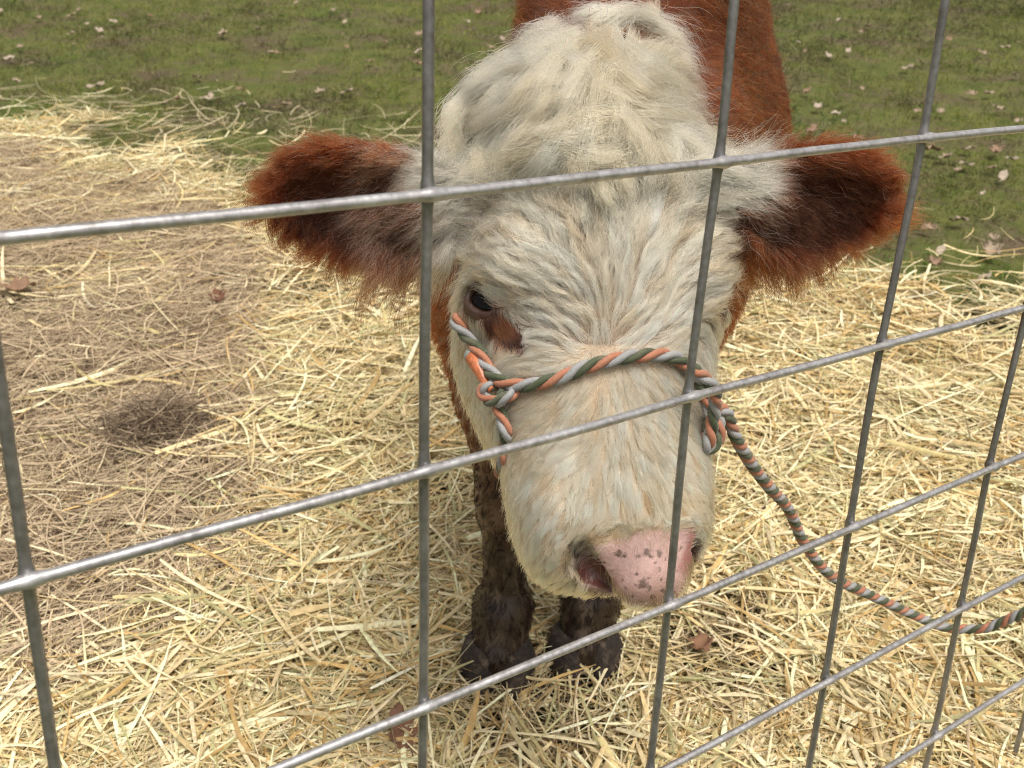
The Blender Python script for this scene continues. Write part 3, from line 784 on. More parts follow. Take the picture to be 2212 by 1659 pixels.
# ------------------------------------------------------------------ calf: hair
# combing chart of the face: photo position, direction, length mm, lift, wave mm, radius of effect
COMB = [
 (1312, 728, 0, -1, 12, .10, .4), (1250, 705, -.75, -.65, 17, .12, 1.2), (1375, 705, .7, -.7, 17, .12, 1.2), (1170, 725, -1, -.10, 18, .12, 1.5), (1455, 725, .95, -.3, 15, .12, 1),
 (1230, 640, -.75, -.7, 24, .14, 2.4), (1330, 620, 0.02, -1, 24, .14, 1.5), (1420, 630, .55, -.85, 24, .14, 2.0), (1510, 640, .85, -.5, 20, .16, 1.5),
 (1150, 610, -.8, -.6, 26, .15, 2.6), (1130, 520, -.75, -.65, 30, .16, 3.0), (1230, 500, -.45, -.9, 32, .15, 2.6), (1330, 490, .02, -1, 32, .15, 2.0), (1430, 500, .45, -.9, 32, .16, 2.4),
 (1530, 520, .8, -.6, 26, .2, 2.0), (1590, 580, .9, -.1, 20, .3, 1), (1600, 480, .9, .3, 26, .25, 2), (1050, 560, -.85, -.35, 22, .18, 1.6), (1000, 600, -.9, .1, 16, .2, 1.0),
 (1010, 500, -.8, -.2, 26, .2, 2.0), (980, 430, -.7, .6, 34, .2, 3), (1060, 420, -.6, -.3, 34, .2, 3.0), (1180, 400, -.45, -.8, 38, .18, 3.0), (1330, 415, .0, -1, 34, .15, 2.5), (1460, 410, .5, -.75, 36, .18, 3.0), (1550, 410, .8, -.1, 34, .22, 3),
 (1275, 215, -.1, -.2, 51, 0.165, 1.24), (1340, 215, .9, -.1, 61, 0.165, 1.65), (1420, 240, .95, .35, 64, 0.138, 2.06), (1500, 300, .9, .5, 51, 0.138, 2.06), (1380, 300, .6, .85, 53, 0.154, 2.48), (1310, 310, .15, 1, 49, 0.154, 2.48),
 (1230, 300, -.45, 1, 56, 0.143, 2.48), (1150, 290, -.75, .75, 56, 0.143, 2.48), (1210, 210, -.8, .5, 56, 0.154, 2.06), (1090, 220, -.9, .4, 51, 0.165, 2.06), (1040, 320, -.6, .8, 42, 0.138, 2.06),
 (1240, 120, -.6, -.55, 47, 0.231, 2.06), (1320, 90, .1, -.8, 47, 0.248, 2.06), (1420, 120, .75, -.35, 53, 0.209, 2.06), (1500, 190, .95, .05, 53, 0.182, 2.06), (1150, 150, -.85, -.1, 42, 0.22, 2.06), (1560, 300, .95, .3, 38, 0.165, 1.65),
 (1312, 770, 0, 1, 9, .06, .3), (1230, 850, -.55, .8, 14, .10, 1.2), (1400, 850, .5, .8, 14, .10, 1.2), (1150, 890, -.85, .5, 15, .10, 1.2), (1480, 880, .7, .7, 13, .12, .8),
 (1325, 920, -.05, 1, 16, .10, 1.2), (1230, 960, -.7, .7, 17, .12, 1.5), (1420, 960, .5, .85, 15, .12, 1.2), (1150, 1000, -.6, .8, 14, .12, 1), (1500, 1000, .5, .85, 12, .15, .6),
 (1340, 1040, .05, 1, 17, .13, 1.3), (1260, 1080, -.25, 1, 16, .13, 1.2), (1430, 1060, .35, .95, 16, .13, 1.2), (1180, 1100, -.4, .9, 12, .14, .8), (1350, 1110, .2, 1, 13, .16, 1),
 (1430, 1110, .0, 1, 12, .2, 1), (1410, 1142, -.1, -.6, 6, .35, .4), (1340, 1150, -.4, -.6, 6, .3, .4), (1470, 1150, .2, -.6, 5, .35, .3), (1390, 1200, 0, .4, 2.5, .5, 0),
 (1240, 1150, -.6, .7, 9, .22, .5), (1160, 1180, -.4, .9, 10, .22, .5), (1200, 1250, -.5, .85, 9, .25, .4), (1150, 1240, -.5, .8, 10, .25, .4), (1260, 1290, -.3, .9, 8, .3, .3), (1340, 1308, 0, 1, 7, .4, .2),
 (1520, 1180, .7, .6, 9, .3, .4), (1530, 1230, .5, .8, 9, .3, .4), (1480, 1280, .4, .9, 8, .35, .3), (1525, 1080, .6, .8, 10, .25, .5),
 (1010, 720, -.5, .85, 9, .18, .4), (1000, 800, -.4, .9, 9, .18, .4), (1040, 900, -.4, .9, 10, .18, .4), (1060, 980, -.4, .9, 11, .18, .4), (1100, 1060, -.4, .9, 11, .2, .4), (1085, 800, -.7, .4, 12, .12, .6), (1130, 780, -.95, -.1, 13, .1, .8),
 (1080, 640, -.85, -.45, 12, .15, .8), (1135, 680, -.8, -.6, 15, .12, 1.4), (1095, 705, .6, .8, 6, .12, .2), (1065, 680, .5, .8, 6, .12, .2), (1120, 735, .6, .8, 6, .12, .2), (985, 660, -.7, .6, 10, .25, .4), (1560, 700, .6, .7, 12, .25, .5), (1545, 800, .5, .85, 10, .2, .5),
]
COMB = np.array(COMB, float)
def comb(P):
    q = w2px(P); d2 = (q[:, None, 0] - COMB[None, :, 0]) ** 2 + (q[:, None, 1] - COMB[None, :, 1]) ** 2
    wt = 1 / (d2 + 14 ** 2) ** 1.6; wt /= wt.sum(1, keepdims=True)
    v = wt @ COMB[:, 2:4]; ln = wt @ COMB[:, 4]; lift = wt @ COMB[:, 5]; wave = wt @ COMB[:, 6]
    k = 1.22 + .85 * np.exp(-((q[:, 1] - 530) / 170) ** 2)
    return v[:, :1] * RIGHT + v[:, 1:2] * DOWN, ln / 1000 * k, lift, wave / 1000 * (.9 + .8 * np.exp(-((q[:, 1] - 560) / 170) ** 2))

def field(P, N, reg):
    """growth direction (not yet tangent), length, lift, wave for points of the body"""
    n = len(P)
    D = np.tile(SPN * .75 + np.array([0, 0, -.65]), (n, 1)); L = np.full(n, .021); lift = np.full(n, .22); wave = np.full(n, .0012)
    D += .35 * np.stack([vnoise(P, 9, 1), vnoise(P, 9, 2), vnoise(P, 9, 3)], 1)
    leg = P[:, 2] < .42
    D[leg] = [0, .15, -1]; L[leg] = .009; lift[leg] = .15
    nk = (reg['a'] < .1) & (P[:, 1] < 1.25) & ~leg; L[nk] = .030; wave[nk] = .002
    h = reg['head']
    if h.any():
        d, ll, li, wv = comb(P[h]); sideways = np.clip((N[h] @ FWD) + .45, 0, 1)[:, None]
        D[h] = d + FWD * .8 * sideways; L[h] = ll; lift[h] = li; wave[h] = wv
    for i, e in enumerate(EARS):
        k = reg['ear'] == i + 1
        if not k.any(): continue
        u, v = reg['eu'][k], reg['ev'][k]; ins = (N[k] @ e.N) > 0.1
        rim = np.clip((np.maximum(np.abs(v), (u - .3) / .65) - .55) / .4, 0, 1)
        d = e.E * (.45 + .75 * np.clip(u, 0, 1))[:, None] + e.W * (v * np.where(v < 0, .40, .9))[:, None] + e.N * (.25 * ins * (1 - rim))[:, None]
        low = np.clip(v, 0, 1)
        d += np.array([0, 0, -.9]) * (low * (1 - .5 * u) + .35 * ins)[:, None]
        D[k] = d
        L[k] = np.where(ins, .026, .016) + .016 * rim * (0.1 + .9 * low) + np.where(ins & (u < .36) & (v > -.2), .024 if i == 0 else .012, 0)
        lift[k] = np.where(ins, .42, .16) + .2 * rim * (v > -.3); wave[k] = .0022
    pd = np.hypot(reg['x'] - 1120, reg['y'] - 715); L = np.where(h & (pd < 62) & ~in_poly(reg['x'], reg['y'], PATCH), L * .55, L)
    rd = rope_dist(P); L = L * np.where(h, np.clip(.45 + (rd - .004) / .012, .45, 1), 1)
    return D, L, lift, wave

def coat_colour(P, reg, N):
    n = len(P); r1 = rng.normal(0, 1, n)
    br = np.array([.125, .029, .008])
    col = br * (1 + .22 * r1 + .38 * vnoise(P, 7, 3) + .3 * vnoise(P, 22, 8))[:, None].clip(.35, 1.8)
    leg = P[:, 2] < .45; k = np.clip((.47 - P[:, 2]) / .15, 0, 1)[:, None]
    col = col * (1 - k) + np.array([.0065, .004, .003]) * k
    mud = (P[:, 2] < .30) & (vnoise(P, 60, 6) + .6 * vnoise(P, 140, 3) > .45); col[mud] = [.085, .060, .042]
    h = reg['head']
    cr = np.array([.94, .655, .395]); tan = np.array([.70, .375, .15]); gr = np.array([.90, .66, .46])
    t = np.clip(.10 + .42 * vnoise(P, 16, 5) + .35 * vnoise(P, 48, 7) + .12 * r1, 0, .75)[:, None]
    t2 = np.clip(.15 + .5 * vnoise(P, 11, 9) + .1 * r1, 0, .7)[:, None]
    c = cr * (1 - t) + tan * t; c = c * (1 - t2) + gr * t2
    c *= (1 + .06 * r1)[:, None]
    x, y = reg['x'], reg['y']
    # tan wash over the muzzle
    k = np.exp(-(((x - 1440) / 70) ** 2 + ((y - 1080) / 60) ** 2))[:, None] * .4; c = c * (1 - k) + tan * k
    fr = (reg['n'] > -.09) & h
    s = fr & in_poly(x + 6 * r1, y + 5 * r1, PATCH)
    c[s] = np.array([.034, .010, .005]) * (1 + .3 * r1[s, None]).clip(.4, 2)
    s2 = s & (np.hypot(x - 1085, (y - 700) * .8) < 26); c[s2] = np.array([.12, .034, .012])
    for ex, ey, er in ((1236, 1218, 26), (1236, 1200, 22), (1500, 1205, 26), (1496, 1230, 22), (1290, 1282, 18), (1286, 1160, 16)):
        kk = np.clip(1.2 - np.hypot(x - ex, (y - ey) * .8) / er, 0, 1) * (rng.random(n) < .75) * fr
        c = c * (1 - .85 * kk[:, None]) + np.array([.08, .055, .045]) * .85 * kk[:, None]
    col[h] = c[h]
    e = reg['ear'] > 0; u, v = reg['eu'], np.abs(reg['ev'])
    rim = np.clip((np.maximum(v, (u - .10) / .85) - .74) / .25 + .25 * r1, 0, 1)[:, None]
    ins = np.zeros(n)
    for i, ee in enumerate(EARS):
        k = reg['ear'] == i + 1; ins[k] = (N[k] @ ee.N) > .1
    dark = np.array([.030, .010, .0045]); warm = np.array([.108, .027, .008])
    ce = dark * (1 - rim) + warm * rim; ce = np.where(ins[:, None] > 0, ce, warm * .9)
    ce *= (1 + .25 * r1)[:, None].clip(.4, 1.7)
    top = np.clip((-.15 - reg['ev'] + .25 * r1) / .5, 0, 1)[:, None] * .75; ce = ce * (1 - top) + warm * 1.15 * (1 + .2 * r1)[:, None].clip(.4, 1.7) * top
    pale = (rng.random(n) < np.where((ins > 0) & (u < .45), np.where(reg['ear'] == 1, .52, .14), .04)); ce[pale] = np.array([.40, .28, .20])
    wb = np.clip((np.where(reg['ev'] > -.35, .05, .17) + .05 * vnoise(P, 60, 2) - u) / .10 + .3 * r1, 0, 1)[:, None]
    wb = np.where(((reg['ear'] == 2) & (reg['ev'] > -.1))[:, None], 0, wb)
    ce = ce * (1 - wb) + np.array([.62, .52, .38]) * wb
    col[e] = ce[e]
    return np.clip(col, .003, .95)

def density(P, reg, N):
    d = np.full(len(P), .30)
    vis = (N @ nrm(CAM - np.array([.08, .8, .6]))) 
    h = reg['head']; d[h] = 1.0
    d[reg['ear'] > 0] = .85
    x, y = reg['x'], reg['y']; fr = h & (reg['n'] > -.09) & ((N @ FWD) < .35)
    jx = x + 9 * vnoise(P, 120, 3) + rng.normal(0, 5, len(P)); jy = y + 10 * vnoise(P, 120, 6) + rng.normal(0, 7, len(P)); b = fr & in_poly(jx, jy, BALD); d[b] = .05
    pb = fr & in_poly(jx, jy, PAD) & ~b; d[pb] = .30
    far = P[:, 1] > 1.45; d[far] = .14
    for sx in (-1, 1):
        dd = np.linalg.norm(P - (EYEC[sx] + eye_axes(sx)[0] * .015), axis=1); d[dd < .0155] = 0
    away = (N @ nrm(P - CAM).T).diagonal() if len(P) < 10 else np.einsum('ij,ij->i', N, nrm(P - CAM))
    d[away > .45] *= .25
    d[away > .8] *= .2
    d[P[:, 2] < np.where(P[:, 1] < HOOF_L[1] + .03, .060, .045)] = 0
    d[rope_dist(P) < .008] *= .3
    return d

def sample(n, reg_fn):
    cen = BV[TRI].mean(1); nn = nrm(VN[TRI].mean(1)); rg = regions(cen)
    dens = density(cen, rg, nn) * reg_fn(rg, cen)
    p = TAREA * dens; cum = np.cumsum(p); i = np.searchsorted(cum, rng.random(n) * cum[-1]).clip(0, len(TRI) - 1)
    b = rng.random((n, 2)); f = b.sum(1) > 1; b[f] = 1 - b[f]
    w3 = np.stack([1 - b.sum(1), b[:, 0], b[:, 1]], 1)
    P = np.einsum('nk,nkc->nc', w3, BV[TRI[i]]); N = nrm(np.einsum('nk,nkc->nc', w3, VN[TRI[i]]))
    return P, N

def grow(P, N, K, straight=False):
    """guide hairs that follow the combing over the surface"""
    reg = regions(P); D, L, lift, wave = field(P, N, reg)
    L = L * rng.uniform(.8, 1.2, len(P)); n = len(P)
    out = np.zeros((n, K, 3)); out[:, 0] = P; cur = P.copy(); nn = N.copy()
    ph = rng.uniform(0, 6.28, n) * .5 + 3 * vnoise(P, 45, 3); lam = rng.uniform(.024, .040, n); lam = np.where(reg['head'] & (reg['a'] < .07), lam * 2, lam); ph2 = rng.uniform(0, 6.28, n)
    hang = np.clip((L - .03) / .05, 0, 1)
    isear = reg['ear'] > 0
    for k in range(1, K):
        s = k / (K - 1)
        if k > 1 and not straight:
            rg = dict(reg); q = w2px(cur); rg['x'], rg['y'] = q[:, 0], q[:, 1]
            hm = reg['head']
            if hm.any():
                d2, _, _, _ = comb(cur[hm]); D[hm] = .6 * D[hm] + .4 * (d2 + FWD * .8 * np.clip((nn[hm] @ FWD) + .45, 0, 1)[:, None])
        dt = D - nn * np.einsum('ij,ij->i', D, nn)[:, None]
        lf = (lift * (1.7 - 1.5 * s))
        d = nrm(nrm(dt) * (1 - np.minimum(lf, .8))[:, None] + nn * lf[:, None])
        d = nrm(d + np.array([0, 0, -1]) * (hang * .55 * s)[:, None])
        lat = np.cross(nn, d)
        wv = (wave * 6.28 / lam * np.cos(6.28 * s * L / lam + ph))[:, None] * np.minimum(1, s * 2)
        wn = (wave * .45 * 6.28 / lam * np.cos(6.28 * s * L / lam * 1.1 + ph2))[:, None]
        d = nrm(d + lat * wv * 1.0 + nn * wn * .8)
        cur = cur + d * (L / (K - 1))[:, None]
        j = nearest(cur); nn = VN[j]; sd_ = np.einsum('ij,ij->i', cur - BV[j], nn)
        mn = .0006 + .0035 * s * np.minimum(1, L / .03)
        push = np.where(sd_ < mn, mn - sd_, 0); push = np.where(np.abs(sd_) > .03, 0, push)
        cur = cur + nn * push[:, None]; out[:, k] = cur
    return out, L

def fur(name, n_hair, n_guide, K, reg_fn, mat, rad, clump=.75, frizz=.0012, parent=None, cscale=1.0, cfn=None, flyk=1.0, under=0):
    GP, GN = sample(n_guide, reg_fn); G, GL = grow(GP, GN, K)
    kd = KDTree(n_guide)
    for i, p in enumerate(GP): kd.insert(p, i)
    kd.balance()
    P, N = sample(n_hair, reg_fn)
    idx = np.zeros((n_hair, 3), int); dst = np.zeros((n_hair, 3))
    for i, p in enumerate(P):
        r = kd.find_n(p, 3)
        for j, (_, a, b) in enumerate(r): idx[i, j] = a; dst[i, j] = b
    # do not mix guides that grow on other surfaces
    wt = 1 / (dst + 1e-4) ** 2
    for j in range(3): wt[:, j] *= np.clip(np.einsum('ij,ij->i', N, GN[idx[:, j]]), 0.02, 1) ** 3
    wt /= wt.sum(1, keepdims=True)
    disp = sum(wt[:, j, None, None] * (G[idx[:, j]] - G[idx[:, j], :1]) for j in range(3))
    ln = rng.uniform(.62, 1.12, n_hair) ** 1.0
    s = np.linspace(0, 1, K)
    H = P[:, None] + disp * ln[:, None, None]
    g0 = G[idx[:, 0]]
    tgt = g0 * 1.0
    cl = (np.clip(clump * rng.normal(1, .28, n_hair), 0, .97)[:, None] * (s[None] ** .8))[..., None]
    if cfn is not None: cl = cl * cfn(P)[:, None, None]
    near = (dst[:, 0] < .02)[:, None, None]
    # target: the guide, shortened like the hair
    gs = G[idx[:, 0], :1] + (g0 - G[idx[:, 0], :1]) * ln[:, None, None]
    H = np.where(near, H * (1 - cl) + gs * cl, H)
    fz = rng.normal(0, 1, (n_hair, 1, 3)) * frizz * (s[None, :, None] ** 1.2) + rng.normal(0, 1, (n_hair, K, 3)) * frizz * .22 * (s[None, :, None])
    fly = (rng.random(n_hair) < .06)[:, None, None]
    Lm = np.linalg.norm(disp[:, -1], axis=1)[:, None, None]
    H = H + fz * np.where(fly, 3.0 * flyk, 1.0) * np.clip(Lm / .02, .3, 2.0)
    H = np.where(fly, H + N[:, None] * (s[None, :, None] ** 1.5) * Lm * .25, H)
    R = rad * rng.uniform(.7, 1.25, n_hair)[:, None] * np.interp(s, [0, .15, .7, 1], [.9, 1, .8, .22])[None]
    reg = regions(P); col = coat_colour(P, reg, N)
    # locks differ a little from each other
    lk = rng.normal(0, 1, n_guide)[idx[:, 0]]
    if under:      # short undercoat, grey-brown to put the shade between locks into colour
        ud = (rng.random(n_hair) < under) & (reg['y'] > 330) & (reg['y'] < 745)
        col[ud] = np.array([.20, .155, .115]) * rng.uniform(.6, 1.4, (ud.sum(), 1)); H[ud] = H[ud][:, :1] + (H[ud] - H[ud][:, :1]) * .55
    col = np.clip(col * (1 + .26 * lk)[:, None], .003, .94)
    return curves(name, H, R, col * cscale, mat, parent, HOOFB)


# ------------------------------------------------------------------ calf: eyes, lashes, hooves
def sphere(c, r, n=28):
    th = np.linspace(0, math.pi, n)[:, None]; ph = np.linspace(0, 2 * math.pi, n * 2, endpoint=False)[None]
    V = np.stack([np.sin(th) * np.cos(ph), np.sin(th) * np.sin(ph), np.cos(th) + 0 * ph], -1).reshape(-1, 3) * r + c
    i = np.arange(n - 1)[:, None] * 2 * n; j = np.arange(2 * n)[None]; j2 = (j + 1) % (2 * n)
    return V, np.stack([i + j, i + 2 * n + j, i + 2 * n + j2, i + j2], -1).reshape(-1, 4)
_em = NT('wet_eye'); _em.b.inputs['Roughness'].default_value = .05; _em.b.inputs['Specular IOR Level'].default_value = .14
_em.l(_em.n('Attribute', attribute_name='tint').outputs['Color'], _em.b.inputs['Base Color'])
for sx in (-1, 1):
    V, F = sphere(EYEC[sx], .0172)
    ln = nrm(eye_axes(sx)[0] + HL * sx * .35 + HN * -.1); d = nrm(V - EYEC[sx]) @ ln
    col = np.where((d > .62)[:, None], np.array([.006, .005, .005]), np.array([.035, .019, .014]))
    col[(d > .55) & (d <= .66)] = [.03, .016, .010]
    mesh('eye', V, F, _em.m, CALF, HOOFB, True, col)
LASH = hair_mat('lash_hair')
def lashes(sx):
    ln, al, up = eye_axes(sx)
    n = 90; t = rng.uniform(-1, 1, n)
    R0 = EYEC[sx] + al * (t * .0118 - .003)[:, None] + up * (.0068 + .0030 * np.sqrt(1 - .8 * t ** 2) + rng.uniform(0, .002, n))[:, None] + ln * .0180
    d0 = nrm(ln * .75 + up * .30 + HL * sx * .7 + al * (t * .25 - .35)[:, None] + rng.normal(0, .12, (n, 3)))
    L = rng.uniform(.007, .013, n) * np.interp(t, [-1, .2, 1], [1.3, 1, .6]); K = 7; H = np.zeros((n, K, 3)); H[:, 0] = R0; c = R0.copy(); d = d0
    for k in range(1, K):
        d = nrm(d + np.array([0, 0, -1.]) * .16 + HL * sx * .10); c = c + d * (L / (K - 1))[:, None]; H[:, k] = c
    return curves('eyelash', H, np.interp(np.linspace(0, 1, K), [0, .6, 1], [.00016, .00012, .00004])[None] * np.ones((n, 1)), np.tile([.82, .76, .66], (n, 1)), LASH, CALF, HOOFB)
for sx in (-1, 1): lashes(sx)

def hoof_mat():
    t = NT('muddy_hoof'); tc = t.n('TexCoord').outputs['Object']
    f = t.noise(70, 6, .65, tc); g2 = t.noise(300, 4, .6, tc)
    c = t.ramp(f, [(.36, (.008, .005, .004)), (.52, (.026, .017, .011)), (.66, (.095, .070, .048))])
    t.l(c, t.b.inputs['Base Color']); t.b.inputs['Roughness'].default_value = .75
    m = t.mix(.5, f, g2); t.bump(m, 1.0, .007); return t.m
HM = hoof_mat()
def hoof(c, k=1.0):
    """two claws with a cleft between them, toe towards -Y"""
    Vs, Fs, o = [], [], 0
    for sx in (-1, 1):
        seg = 26; th = np.linspace(0, 2 * math.pi, seg, endpoint=False); R = []
        for z, wd, fr, bk, cx in ((.074, .019, .018, .030, .018), (.066, .0225, .028, .036, .0212), (.052, .0245, .038, .038, .0232), (.030, .0255, .055, .040, .0242), (.010, .0265, .072, .042, .0250), (-.004, .026, .077, .042, .0252)):
            x = sx * cx + wd * np.cos(th) * (1 - .25 * np.clip(-np.sin(th), 0, 1) ** 2) + sx * -.006 * np.clip(-np.sin(th), 0, 1) * (.08 - z) / .08
            y = np.where(np.sin(th) < 0, fr, bk) * np.sin(th)
            R.append(np.stack([x, y, np.full(seg, z)], 1))
        V = np.vstack(R) * k; V[:, :2] += .0022 * np.stack([vnoise(V, 60, 1), vnoise(V, 60, 2)], 1); V[:, 2] += .003 * vnoise(V, 45, 7)
        V = V + c; n = len(R); i = np.arange(n - 1)[:, None] * seg; j = np.arange(seg)[None]; j2 = (j + 1) % seg
        F = np.stack([i + j, i + seg + j, i + seg + j2, i + j2], -1).reshape(-1, 4).tolist()
        F.append(list(range(seg))); F.append(list(range((n - 1) * seg, n * seg))[::-1])
        Vs.append(V); Fs += [[a + o for a in f_] for f_ in F]; o += len(V)
    return mesh('hoof', np.vstack(Vs), Fs, HM, CALF, HOOFB)
hoof(HOOF_L * [1, 1, 0]); hoof(HOOF_R * [1, 1, 0])
for sx in (-1, 1):
    p = CHEST + SPN * .92 + SPX * sx * .10; p[2] = 0; hoof(p)
HAIR = hair_mat('calf_hair'); BROWN = hair_mat('brown_hair', .45, .6, 1.22)
is_head = lambda r, p: ((r['head']) & ~((r['a'] < .065) & (r['n'] > -.09))).astype(float)
is_poll = lambda r, p: ((r['head']) & (r['a'] < .070) & (r['n'] > -.10)).astype(float)
is_ear = lambda r, p: (r['ear'] > 0).astype(float)
is_body = lambda r, p: ((~r['head']) & (r['ear'] == 0)).astype(float)
Q = 1.0
fur('coat', int(110000 * Q), 9000, 6, is_body, BROWN, .00022, .6, .0014, CALF)
fur('face_hair', int(165000 * Q), 2500, 9, is_head, HAIR, .000150, .86, .0007, CALF, cfn=lambda P: np.interp(w2px(P)[:, 1], [300, 700, 800], [1.05, 1.05, .6]) * np.clip(np.hypot(*(w2px(P) - np.array([1090, 708])).T) / 80 - .35, .1, 1), under=.20)
for _e in (1, 2): fur('ear_hair', int(38000 * Q), 1500, 7, lambda r, p: (r['ear'] == _e).astype(float), BROWN, .00013, .42, .0020, CALF)
fur('crown_hair', int(34000 * Q), 300, 12, is_poll, HAIR, .000145, .86, .0009, CALF, flyk=1.3)

# the forelock: long loose locks that fall over the crown
LOCKS = [
 ([(1250, 298), (1242, 366), (1222, 432)], 6, 1), ([(1378, 300), (1402, 368), (1394, 436)], 6, 0), ([(1318, 328), (1344, 396), (1360, 452)], 6, 1),
 ([(1115, 152), (1040, 192), (988, 238), (955, 292)], 9, 0), ([(1180, 98), (1100, 134), (1034, 176), (982, 226)], 9, 0), ([(1060, 250), (1010, 280), (966, 330), (950, 372)], 8, 0),
 ([(1260, 110), (1294, 125), (1342, 192), (1400, 230), (1481, 269), (1534, 288)], 11, 1), ([(1265, 211), (1313, 226), (1380, 252), (1419, 288), (1424, 328)], 9, 1),
 ([(1198, 307), (1256, 284), (1308, 267), (1352, 286), (1344, 328)], 8, 1), ([(1150, 317), (1208, 330), (1275, 348), (1342, 333), (1368, 298)], 8, 1),
 ([(1340, 205), (1412, 184), (1482, 192), (1535, 222)], 10, 0), ([(1380, 150), (1448, 120), (1490, 140), (1508, 180)], 9, 0), ([(1285, 66), (1352, 43), (1415, 64), (1472, 98), (1500, 135)], 10, 0),
 ([(1250, 112), (1198, 158), (1164, 221), (1146, 292)], 10, 0), ([(1215, 150), (1152, 198), (1114, 243), (1072, 292)], 10, 1), ([(1140, 158), (1079, 176), (1055, 210), (1086, 230)], 7, 0),
 ([(1044, 330), (1032, 372), (1042, 405)], 6, 1), ([(1215, 302), (1152, 331), (1095, 353), (1052, 344)], 8, 1), ([(1304, 272), (1269, 304), (1209, 323), (1160, 316)], 8, 0), ([(1290, 392), (1306, 430), (1328, 464)], 5, 1),
 ([(1396, 60), (1404, 26), (1392, 8)], 5, 1), ([(1355, 262), (1438, 272), (1515, 303), (1566, 309)], 9, 1), ([(1410, 300), (1476, 315), (1536, 348)], 7, 0), ([(1254, 88), (1190, 112), (1136, 154)], 9, 0),
 ([(1262, 232), (1246, 278), (1206, 309)], 8, 1), ([(1300, 130), (1250, 190), (1228, 250), (1200, 312)], 10, 0), ([(1310, 120), (1306, 180), (1290, 240), (1276, 300)], 9, 1), ([(1330, 110), (1392, 160), (1452, 214), (1500, 244)], 10, 0),
 ([(1330, 255), (1362, 300), (1372, 352), (1340, 396)], 7, 1), ([(1240, 260), (1200, 330), (1168, 372), (1120, 398)], 7, 0), ([(1400, 260), (1446, 320), (1456, 368), (1432, 402)], 7, 0), ([(1500, 290), (1552, 330), (1572, 380)], 7, 0),
 ([(1110, 250), (1050, 280), (1012, 330), (1010, 380)], 8, 0), ([(1180, 250), (1120, 310), (1090, 370), (1098, 412)], 7, 1), ([(1280, 340), (1262, 376), (1282, 412)], 5, 1), ([(1210, 60), (1150, 92), (1108, 140)], 8, 0), ([(1330, 45), (1280, 34), (1222, 52)], 7, 0),
 ([(1290, 200), (1330, 250), (1322, 310), (1290, 350)], 8, 1),
]
_rl = np.random.default_rng(21)
for _ in range(34):      # loose tousled wisps on top
    _a = _rl.uniform(0, 6.28); _x, _y = 1290 + _rl.normal(0, 75), 205 + _rl.normal(0, 55); _L = _rl.uniform(90, 190); _b = _a + _rl.normal(0, .5)
    _a = math.atan2(_y - 190, _x - 1285) + _rl.normal(0, .7); _p = [(_x, _y)]
    for _k in range(3):
        _a += _rl.normal(.15, .35); _p.append((_p[-1][0] + math.cos(_a) * _L / 3, _p[-1][1] + (math.sin(_a) + .30) * _L / 3))
    if all(1000 + max(0, 190 - q[1]) * 1.4 < q[0] < 1530 - max(0, 190 - q[1]) * .3 and 60 < q[1] < 440 for q in _p): LOCKS.append((_p, _rl.uniform(3.0, 5.5), int(_rl.random() < .6)))
